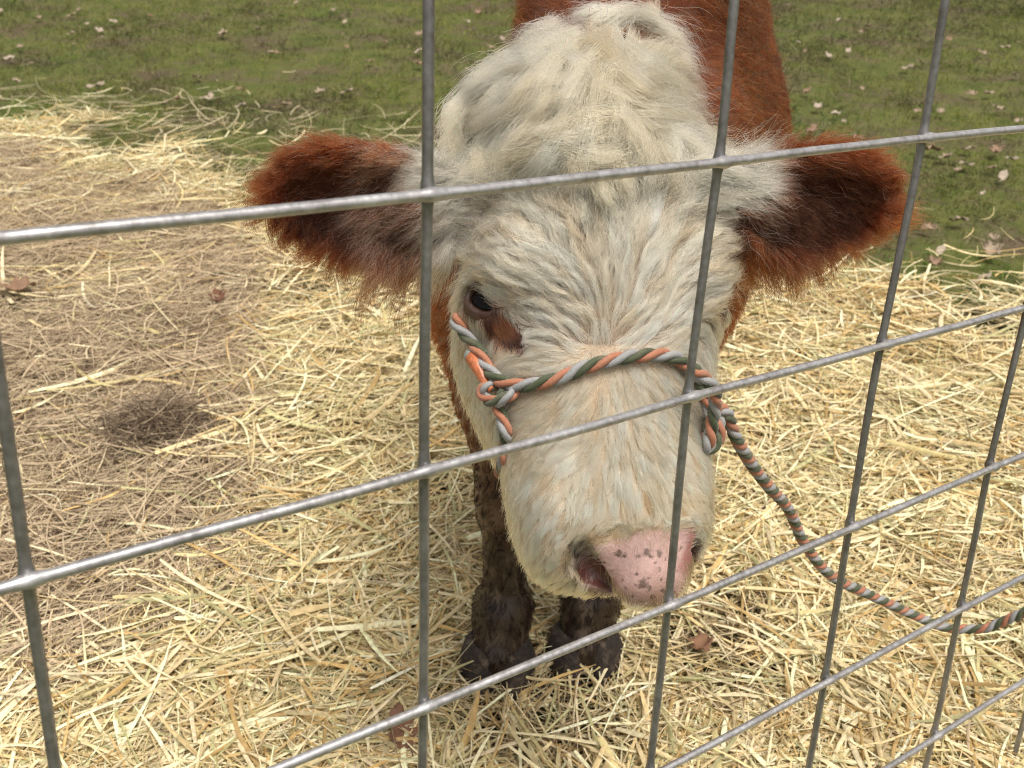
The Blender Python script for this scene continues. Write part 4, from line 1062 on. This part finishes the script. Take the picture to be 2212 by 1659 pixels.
def forelock():
    Hs, Rs, Cs = [], [], []
    K = 14; s = np.linspace(0, 1, K)
    for path, wmm, warm in LOCKS:
        n = int((62 * wmm + 80) * Q); path = np.array(path, float)
        base = on_face(path, .004)
        lift = np.interp(np.linspace(0, 1, len(path)), [0, .3, .75, 1], [.002, .012, .012, .005])
        P0 = base - nrm(base - CAM) * lift[:, None] + np.array([0, 0, .004]) * lift[:, None] / .02
        P, u = spline(P0, .0008); P = P[np.linspace(0, len(P) - 1, K).astype(int)]
        T = nrm(np.gradient(P, axis=0)); B = nrm(CAM - P); N = nrm(np.cross(T, B)); B = np.cross(N, T); L = u[-1]
        a = rng.uniform(0, 6.28, n); rr = np.sqrt(rng.random(n)) * wmm / 1000 * 1.0
        sub = rng.integers(0, 12, n); sa = rng.uniform(0, 6.28, 12); sr = rng.uniform(.2, 1, 12) * wmm / 1000 * .95
        ox = rr * np.cos(a); oy = rr * np.sin(a); cx = sr[sub] * np.cos(sa[sub]); cy = sr[sub] * np.sin(sa[sub])
        c = np.interp(s, [0, .3, 1], [0, .4, .9])[None]; tap = np.interp(s, [0, .3, .8, 1], [1.2, 1.6, 1.3, .55])[None]
        ux = (ox[:, None] * (1 - c) + cx[:, None] * c) * tap; uy = (oy[:, None] * (1 - c) + cy[:, None] * c) * tap * .30
        wph = rng.uniform(0, 6.28, 12)[sub]; wl = rng.uniform(.022, .045, 12)[sub]
        ux = ux + .0019 * np.sin(6.28 * s[None] * L / wl[:, None] + wph[:, None]) * s[None]; uy = uy + .0016 * np.cos(6.28 * s[None] * L / wl[:, None] + wph[:, None]) * s[None]
        fr = rng.normal(0, 1, (n, 1, 3)) * .0046 * s[None, :, None] ** 1.2 + rng.normal(0, .00035, (n, K, 3))
        fly = rng.random(n) < .10; fr[fly] *= 3.0
        H = P[None] + ux[..., None] * N[None] + uy[..., None] * B[None] + fr
        # hairs end at different places
        ln = rng.uniform(.6, 1.0, n); idx = np.linspace(0, 1, K)[None] * ln[:, None] * (K - 1); i0 = np.clip(idx.astype(int), 0, K - 2); f = (idx - i0)[..., None]
        H = H + (rng.normal(0, .004, (n, 1, 3)) * (1 - s[None, :, None]))
        H = np.take_along_axis(H, i0[..., None], 1) * (1 - f) + np.take_along_axis(H, i0[..., None] + 1, 1) * f
        Hs.append(H); Rs.append(.00015 * rng.uniform(.7, 1.3, n)[:, None] * np.interp(s, [0, .15, .7, 1], [.9, 1, .85, .25])[None])
        t = np.clip(rng.normal(.60 if warm else .14, .18, n), 0, .9)[:, None]
        col = np.array([.94, .68, .415]) * (1 - t) + np.array([.58, .36, .17]) * t
        Cs.append(np.clip(col * (1 + rng.normal(0, .07, n) + rng.normal(0, .09))[:, None], .05, .9))
    curves('forelock', np.concatenate(Hs), np.concatenate(Rs), np.concatenate(Cs), HAIR, CALF, HOOFB)
forelock()

# ------------------------------------------------------------------ hay, straw, grass, leaves
def gpoly(px, extra=()):
    a = px2ground(*np.array(px, float).T)[:, :2]
    return np.vstack([a] + [np.array([e]) for e in extra])
HAYP = gpoly([(-1300, 250), (-400, 270), (0, 290), (190, 300), (330, 335), (430, 390), (560, 470), (700, 570), (880, 605), (1000, 560), (1600, 560), (1700, 588), (1850, 600), (1960, 618), (2080, 655), (2212, 700), (2900, 800)],
             [(2.2, .1), (-2.2, .1)])
OLDP = gpoly([(-500, 300), (0, 310), (300, 420), (560, 500), (700, 640), (640, 760), (480, 900), (560, 1010), (600, 1120), (420, 1300), (250, 1430), (0, 1530), (-500, 1560)])
MUDB = [(px2ground(1140, 1570), .13), (px2ground(1540, 1420), .10), (px2ground(150, 1000), .30), (px2ground(120, 1250), .28), (px2ground(180, 760), .28)]
CLUMP = px2ground(338, 975)
def mound(x, y):
    p = np.stack([x, y, 0 * x], -1)
    h = .018 * vnoise(p, 5, 3) + .010 * vnoise(p, 13, 5) + .012
    return h
def lay(x, y, az, pit, L, z, K, bend, curl):
    """bent stems: (n,K,3)"""
    n = len(x); s = np.linspace(-.5, .5, K)
    d = np.stack([np.cos(az) * np.cos(pit), np.sin(az) * np.cos(pit), np.sin(pit)], 1)
    lat = np.stack([-np.sin(az), np.cos(az), 0 * az], 1)
    P = np.stack([x, y, z], 1)[:, None] + d[:, None] * (s[None] * L[:, None])[..., None]
    P += lat[:, None] * (bend[:, None] * (s[None] ** 2 * 2 - .25) * L[:, None])[..., None]
    P[..., 2] += curl[:, None] * (s[None] ** 2 * 2 - .2) * L[:, None]
    kink = (rng.random(n) < .3); kk = rng.normal(0, .22, n) * kink
    P += lat[:, None] * (kk[:, None] * np.clip(s[None] - .05, 0, 1) * L[:, None])[..., None]
    # rest on the ground: nothing sinks far below it
    P[..., 2] = np.maximum(P[..., 2], .002)
    return P
def scatter(n, old):
    """positions in the hay, more of them where the picture is close"""
    xs, ys = [], []
    tot = 0
    while tot < n:
        m = n * 3
        y = .55 + 3.9 * rng.random(m) ** 1.75; x = rng.uniform(-1, 1, m) * (.62 + .62 * y)
        q = np.stack([x, y, 0 * x], -1); dx = .10 * vnoise(q, 4, 1) + .05 * vnoise(q, 11, 2); dy = .10 * vnoise(q, 4, 8) + .05 * vnoise(q, 11, 9)
        fe = rng.normal(0, 1, m) * np.where(rng.random(m) < .35, .22, .04); ok = in_poly(x + dx * 1.5 + fe, y + dy * 1.8 + fe * rng.normal(0, 1, m), HAYP); inold = in_poly(x + dx * 1.2 + rng.normal(0, .05, m), y + dy + rng.normal(0, .05, m), OLDP)
        patch = vnoise(q, 3.5, 15) + .5 * vnoise(q, 8, 16)
        if old: ok &= np.where(inold, rng.random(m) < .96, rng.random(m) < .05)
        else: ok &= np.where(inold, rng.random(m) < .07 + .22 * (patch > .35), True)
        for c, r in MUDB[:2]: ok &= (np.hypot(x - c[0], (y - c[1]) * 1.0) > r) | (rng.random(m) < .30)
        xs.append(x[ok]); ys.append(y[ok]); tot += ok.sum()
    return np.concatenate(xs)[:n], np.concatenate(ys)[:n]
FRESH = np.array([[.70, .57, .325], [.78, .67, .44], [.64, .50, .26], [.58, .49, .28], [.82, .73, .46], [.52, .36, .15], [.56, .48, .24]])
OLDC = 1.34 * np.array([[.30, .225, .145], [.38, .295, .195], [.22, .16, .105], [.47, .385, .26], [.27, .20, .135], [.17, .125, .085]])
HAYM = attr_mat('dry_hay', .7, .22, 120, .35, .12)

def hay_curves(name, n, old, label):
    x, y = scatter(n, old); q = np.stack([x, y, 0 * x], -1)
    az = 3.0 * vnoise(q, 1.7, 4) + 1.2 * vnoise(q, 6, 7) + rng.normal(0, 1.0, n)
    L = rng.gamma(4, .019 if not old else .015, n).clip(.02, .26)
    layer = rng.random(n)
    z = mound(x, y) * layer ** .5 + .002 + layer * (.026 if not old else .020)
    pit = rng.normal(0, .10, n) + .35 * rng.normal(0, 1, n) * (rng.random(n) < .06)
    P = lay(x, y, az, pit, L, z, 6, rng.normal(0, .28 if not old else .5, n), rng.normal(.02, .10, n))
    w0 = (rng.gamma(5, .00019, n) if not old else rng.gamma(3, .00021, n)).clip(.00022, .0021)
    pal = OLDC if old else FRESH
    ci = rng.integers(0, len(pal), n); col = pal[ci] * (1 + rng.normal(0, .26 if old else .16, n))[:, None].clip(.35, 1.8)
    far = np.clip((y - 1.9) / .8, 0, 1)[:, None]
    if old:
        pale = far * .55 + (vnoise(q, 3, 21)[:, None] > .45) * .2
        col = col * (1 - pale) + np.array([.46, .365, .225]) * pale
        for c, r in MUDB[2:]:
            k = np.clip(1.2 - np.hypot(x - c[0], y - c[1]) / r, 0, 1)[:, None] * .28; col = col * (1 - k) + np.array([.17, .118, .08]) * k
    else:
        t = np.clip(vnoise(q, 2.2, 31) * .8, 0, .5)[:, None]; col = col * (1 - t) + np.array([.50, .43, .25]) * t
        t = np.clip(vnoise(q, 4.1, 33) - .2, 0, .5)[:, None]; col = col * (1 - t) + np.array([.52, .35, .15]) * t
        for c, r in MUDB[:2]:
            k = np.clip(1.5 - np.hypot(x - c[0], y - c[1]) / r, 0, 1)[:, None] * .6; col = col * (1 - k) + np.array([.20, .14, .085]) * k
    col = col * np.interp(layer, [0, .6], [.28, 1.05])[:, None]  # lower stems darker: shade in the gaps of the pile put into colour
    s = np.linspace(0, 1, 6)
    R = w0[:, None] * np.interp(s, [0, .1, .8, 1], [.7, 1, .9, .45])[None]
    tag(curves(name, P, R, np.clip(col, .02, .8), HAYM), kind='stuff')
def straw_mesh(name, n, old):
    x, y = scatter(n, old); q = np.stack([x, y, 0 * x], -1)
    az = 3.0 * vnoise(q, 1.7, 4) + rng.normal(0, 1.1, n)
    L = rng.gamma(5, .027, n).clip(.04, .34); layer = rng.random(n) ** .7
    z = mound(x, y) + .006 + layer * .026
    pit = rng.normal(.01, .09, n) + .3 * np.abs(rng.normal(0, 1, n)) * (rng.random(n) < .07)
    K = 7; P = lay(x, y, az, pit, L, z, K, rng.normal(0, .13, n), rng.normal(.02, .07, n))
    wd = (rng.gamma(5, .00038, n) * (.48 if old else 1.0)).clip(.0005, .0050); s = np.linspace(0, 1, K)
    T = nrm(np.gradient(P, axis=1)); up = nrm(np.array([0, 0, 1.]) + rng.normal(0, .55, (n, 1, 3)) + rng.normal(0, .18, (n, K, 3)))
    S = nrm(np.cross(T, up)); Nn = np.cross(S, T); W = (wd[:, None] * np.interp(s, [0, .12, .75, 1], [.7, 1, .9, .12])[None])[..., None]
    # a shallow fold along the blade gives it body
    V = np.stack([P - S * W, P + Nn * W * .45, P + S * W], 2)       # n,K,3,3
    b = (np.arange(n) * K * 3)[:, None, None] + (np.arange(K - 1) * 3)[None, :, None] + np.arange(2)[None, None]
    F = np.stack([b, b + 1, b + 4, b + 3], -1).reshape(-1, 4)
    pal = OLDC if old else np.vstack([FRESH, [[.45, .43, .22], [.80, .70, .46], [.84, .74, .48]]])
    col = pal[rng.integers(0, len(pal), n)] * (1 + rng.normal(0, .12, n))[:, None]
    if old: col = (col * .45 + np.array([.50, .41, .27]) * .55) * np.interp(layer, [0, .7], [.5, 1.05])[:, None]  # lower old stems darkened likewise, gap shade in their colour
    col = np.repeat(np.clip(col, .02, .8), K * 3, 0)
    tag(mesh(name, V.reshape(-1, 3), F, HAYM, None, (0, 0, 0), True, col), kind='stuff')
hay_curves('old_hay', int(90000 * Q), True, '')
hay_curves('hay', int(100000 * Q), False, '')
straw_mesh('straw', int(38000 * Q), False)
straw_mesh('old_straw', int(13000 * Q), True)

# loose stems that lie out on the grass
def stray(n):
    reg = [((-100, 175), (520, 300), .42), ((350, 220), (1000, 330), .28), ((150, 300), (560, 420), .2), ((1950, 590), (2300, 690), .10)]
    x, y = [], []
    for a, b, f in reg:
        m = int(n * f); p = px2ground(rng.uniform(a[0], b[0], m), a[1] + (b[1] - a[1]) * rng.random(m) ** .6); x.append(p[:, 0]); y.append(p[:, 1])
    x = np.concatenate(x); y = np.concatenate(y); m = len(x)
    P = lay(x, y, rng.uniform(0, 6.28, m), rng.normal(.06, .12, m), rng.gamma(5, .028, m).clip(.05, .3), np.full(m, .022), 6, rng.normal(0, .25, m), rng.normal(.04, .08, m))
    R = rng.gamma(5, .00022, m).clip(.0005, .0022)[:, None] * np.interp(np.linspace(0, 1, 6), [0, .1, .8, 1], [.7, 1, .9, .4])[None]
    col = np.array([.60, .53, .34]) * (1 + rng.normal(0, .15, m))[:, None]
    tag(curves('stray_straw', P, R, np.clip(col, .05, .8), HAYM), kind='stuff')
stray(230)

# matted clump of old hay
def clump():
    n = 3800; a = rng.uniform(0, 6.28, n); r = np.abs(rng.normal(0, .075, n)) * (1 + .5 * np.sin(2 * a + 1) * .5 + .3 * np.sin(5 * a)); x = CLUMP[0] + r * np.cos(a) * 1.05; y = CLUMP[1] + r * np.sin(a) * .9 + .02
    hh = .062 * np.exp(-(r / .075) ** 2) + .012
    z = .006 + hh * rng.random(n) ** .4
    P = lay(x, y, rng.uniform(0, 6.28, n), rng.normal(0, .35, n), rng.gamma(4, .015, n).clip(.02, .13), z, 7, rng.normal(0, .7, n), rng.normal(-.05, .25, n))
    R = rng.gamma(4, .00017, n).clip(.0002, .0014)[:, None] * np.interp(np.linspace(0, 1, 7), [0, .1, .8, 1], [.7, 1, .9, .4])[None]
    pal = np.array([[.17, .122, .08], [.27, .205, .135], [.11, .080, .054], [.40, .32, .22]])
    o = curves('hay_clump', P, R, pal[rng.integers(0, 4, n)] * (1 + rng.normal(0, .15, n))[:, None].clip(.5, 1.5), HAYM, None, np.array([CLUMP[0], CLUMP[1], 0]))
    tag(o, 'dark brown matted clump of old hay at the left among paler stems', 'hay clump')
clump()

def grass():
    n = int(230000 * Q)
    u = rng.random(n); y = 1.55 * (9.5 / 1.55) ** u; x = rng.uniform(-1, 1, n) * (.55 + .62 * y)
    q = np.stack([x, y, 0 * x], -1); dx = .10 * vnoise(q, 4, 1) + .05 * vnoise(q, 11, 2); dy = .10 * vnoise(q, 4, 8) + .05 * vnoise(q, 11, 9)
    inh = in_poly(x + dx * 1.5, y + dy * 1.8 - .04, HAYP)
    dens = np.clip(.72 + .6 * vnoise(q, 3.2, 41) + .4 * vnoise(q, 9, 42), .12, 1)
    k = (rng.random(n) < np.where(inh, .22, dens)); x, y, q = x[k], y[k], q[k]; n = len(x)
    tuft = np.clip(vnoise(q, 5, 44) + .5 * vnoise(q, 14, 45), 0, 1.3)
    L = rng.gamma(5, .0034, n) * (1 + 1.0 * tuft) * np.clip(.8 + .10 * y, 1, 1.8)
    corner = np.clip(1 - np.hypot((w2px(np.stack([x, y, 0 * x], 1)) - np.array([2190, -10])) / np.array([260, 60]), axis=None) if False else 0, 0, 1)
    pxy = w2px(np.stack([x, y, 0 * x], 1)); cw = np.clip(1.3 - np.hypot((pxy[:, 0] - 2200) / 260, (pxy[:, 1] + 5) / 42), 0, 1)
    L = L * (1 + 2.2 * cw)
    az = rng.uniform(0, 6.28, n); lean = rng.uniform(.15, 1.25, n)
    d = np.stack([np.cos(az) * np.sin(lean), np.sin(az) * np.sin(lean), np.cos(lean)], 1)
    K = 4; P = np.zeros((n, K, 3)); P[:, 0] = np.stack([x, y, terrain_h(x, y) - .012], 1)
    for i in range(1, K):
        d = nrm(d + np.array([0, 0, -.22])); P[:, i] = P[:, i - 1] + d * (L / (K - 1))[:, None]
    R = (rng.uniform(.0005, .0011, n) * np.clip(.7 + .16 * y, 1, 2))[:, None] * np.array([1, .9, .65, .2])[None]
    pal = np.array([[.095, .113, .030], [.132, .140, .038], [.064, .082, .022], [.165, .156, .058], [.056, .064, .022]])
    col = pal[rng.integers(0, 5, n)]
    t = np.clip(.5 + 1.2 * vnoise(q, 2.6, 51) + .7 * vnoise(q, 7, 52), 0, 1)[:, None]
    col = col * (.62 + 1.0 * t) * np.where(t > .5, np.array([1.0, 1.05, .8]), np.array([1.05, .95, .95]))
    br_ = vnoise(q, 3.7, 71) + .5 * vnoise(q, 11, 72) > .42; col[br_] = col[br_] * .4 + np.array([.085, .062, .038]) * .6
    dead = rng.random(n) < .12; col[dead] = np.array([.24, .205, .125]) * (1 + rng.normal(0, .2, dead.sum()))[:, None]
    lush = (vnoise(q, 2.1, 61) > .55); col[lush] = col[lush] * np.array([.70, .98, .75])
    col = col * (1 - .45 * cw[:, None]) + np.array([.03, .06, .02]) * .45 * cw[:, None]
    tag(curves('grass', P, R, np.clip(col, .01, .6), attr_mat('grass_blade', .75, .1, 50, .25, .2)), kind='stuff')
grass()

# dry leaves
LEAFM = attr_mat('dry_leaf_skin', .7, .25, 60, .3, .15, .3)
def leaf_geo(kind, seed):
    r = np.random.default_rng(seed); nu, nv = 15, 7; u = np.linspace(0, 1, nu)
    if kind == 'oak': h = .30 * np.sin(np.pi * u ** .8) ** .7 * (1 + .38 * np.sin(u * 22)) + .012
    else: h = .26 * np.sin(np.pi * u ** .9) ** .8 + .01
    v = np.linspace(-1, 1, nv); U, Vv = np.meshgrid(u, v, indexing='ij')
    X = U - .5; Y = Vv * h[:, None]
    cl = r.uniform(.5, 1.1); Z = cl * .55 * (Y ** 2) * 3.0 + r.uniform(.25, .7) * (U - .45) ** 2 + .07 * np.sin(U * 9 + r.uniform(0, 6) + Vv * 2) + .04
    V = np.stack([X, Y, Z], -1).reshape(-1, 3); V = np.vstack([V, V - np.array([0, 0, .018])])
    i, j = np.meshgrid(np.arange(nu - 1), np.arange(nv - 1), indexing='ij'); a = (i * nv + j).ravel(); m = nu * nv
    F = np.vstack([np.stack([a, a + nv, a + nv + 1, a + 1], 1), np.stack([a + m, a + 1 + m, a + nv + 1 + m, a + nv + m], 1)])
    e = [k for k in range(nv)] + [k * nv + nv - 1 for k in range(1, nu)] + [(nu - 1) * nv + k for k in range(nv - 2, -1, -1)] + [k * nv for k in range(nu - 2, 0, -1)]
    e = np.array(e); F = np.vstack([F, np.stack([e, np.roll(e, -1), np.roll(e, -1) + m, e + m], 1)])
    # stalk
    p = np.array([[-.5, 0, Z[0, nv // 2]], [-.62, .02, Z[0, nv // 2] + .02], [-.74, .05, Z[0, nv // 2] + .05]])
    tv, tf = tube(spline(p, .06)[0], .014, 6); o = len(V); V = np.vstack([V, tv])
    return V, F.tolist() + [[k + o for k in f] for f in tf]
def leaf_proto(kind, seed, rgb):
    V, F = leaf_geo(kind, seed); r = np.random.default_rng(seed + 9)
    col = np.array(rgb) * (1 + .18 * vnoise(V, 5, seed))[:, None]
    o = mesh('dry_leaf', V, F, LEAFM, None, (0, 0, 0), True, col); return o
def place(o, p, size, rz, z=.012):
    o.location = (p[0], p[1], p[2] + z); o.scale = (size,) * 3; o.rotation_euler = (random.uniform(-.35, .35), random.uniform(-.35, .35), rz)
LBL = 'small pale dry leaf lying in the short grass behind the calf'
protos = [leaf_proto('oak', 1, (.33, .26, .19)), leaf_proto('plain', 2, (.38, .31, .235)), leaf_proto('oak', 3, (.30, .225, .16)), leaf_proto('plain', 4, (.42, .35, .28)), leaf_proto('oak', 5, (.30, .20, .135))]
LEAFPX = [(485, 83, .075), (207, 187, .07), (155, 35, .05), (215, 66, .05), (325, 38, .04), (560, 75, .05), (720, 25, .045), (910, 80, .055), (905, 118, .05), (905, 146, .05), (690, 205, .045), (750, 205, .05), (620, 232, .045), (445, 215, .05), (385, 215, .045), (155, 75, .04), (745, 55, .04), (800, 140, .04),
          (2165, 392, .05), (2150, 335, .06), (2155, 240, .05), (2135, 205, .05), (2100, 205, .045), (1765, 235, .05), (1755, 292, .06), (1850, 310, .05), (1960, 150, .05), (1875, 65, .05), (1810, 55, .04), (2010, 335, .07), (2040, 350, .045), (2085, 365, .05), (2065, 490, .05), (2030, 560, .045), (2015, 585, .05), (2140, 560, .06), (2090, 330, .05), (1980, 245, .04), (1830, 120, .045), (2050, 90, .04), (2120, 120, .04), (2190, 170, .04), (1935, 395, .05), (2120, 620, .05), (1745, 200, .04), (1700, 20, .04), (1085, 95, .05), (1060, 110, .05), (1010, 50, .04), (1040, 20, .04)]
n_l = 0
for i in range(115):
    if i < len(LEAFPX): x, y, sz = LEAFPX[i]
    else:
        x = random.uniform(-150, 1050) if i % 2 else random.uniform(1690, 2350); y = random.uniform(-10, 250 if i % 2 else 540); sz = random.uniform(.025, .05)
    p = px2ground(x, y); p[2] = float(terrain_h(p[0], p[1]))
    if i < len(protos): o = protos[i]
    else: o = protos[i % len(protos)].copy(); C.objects.link(o)
    tag(o, LBL, 'dry leaf', 'dry leaves scattered on the grass'); place(o, p, sz, random.uniform(0, 6.28))
for x, y, sz, lab, rgb in ((48, 662, .085, 'large curled pinkish brown oak leaf on the old hay at the left edge', (.27, .165, .105)), (478, 684, .05, 'small dark reddish brown leaf on the hay below the left ear', (.16, .075, .045)),
                          (868, 1636, .055, 'reddish brown dead leaf on the hay at the bottom edge left of the hooves', (.20, .105, .065)), (1512, 1452, .045, 'brown dead leaf on the bare patch to the right of the hooves', (.24, .13, .075))):
    o = leaf_proto('oak', int(x) % 17 + 11, rgb); tag(o, lab, 'dry leaf'); p = px2ground(x, y); place(o, p, sz, random.uniform(0, 6.28), .045)
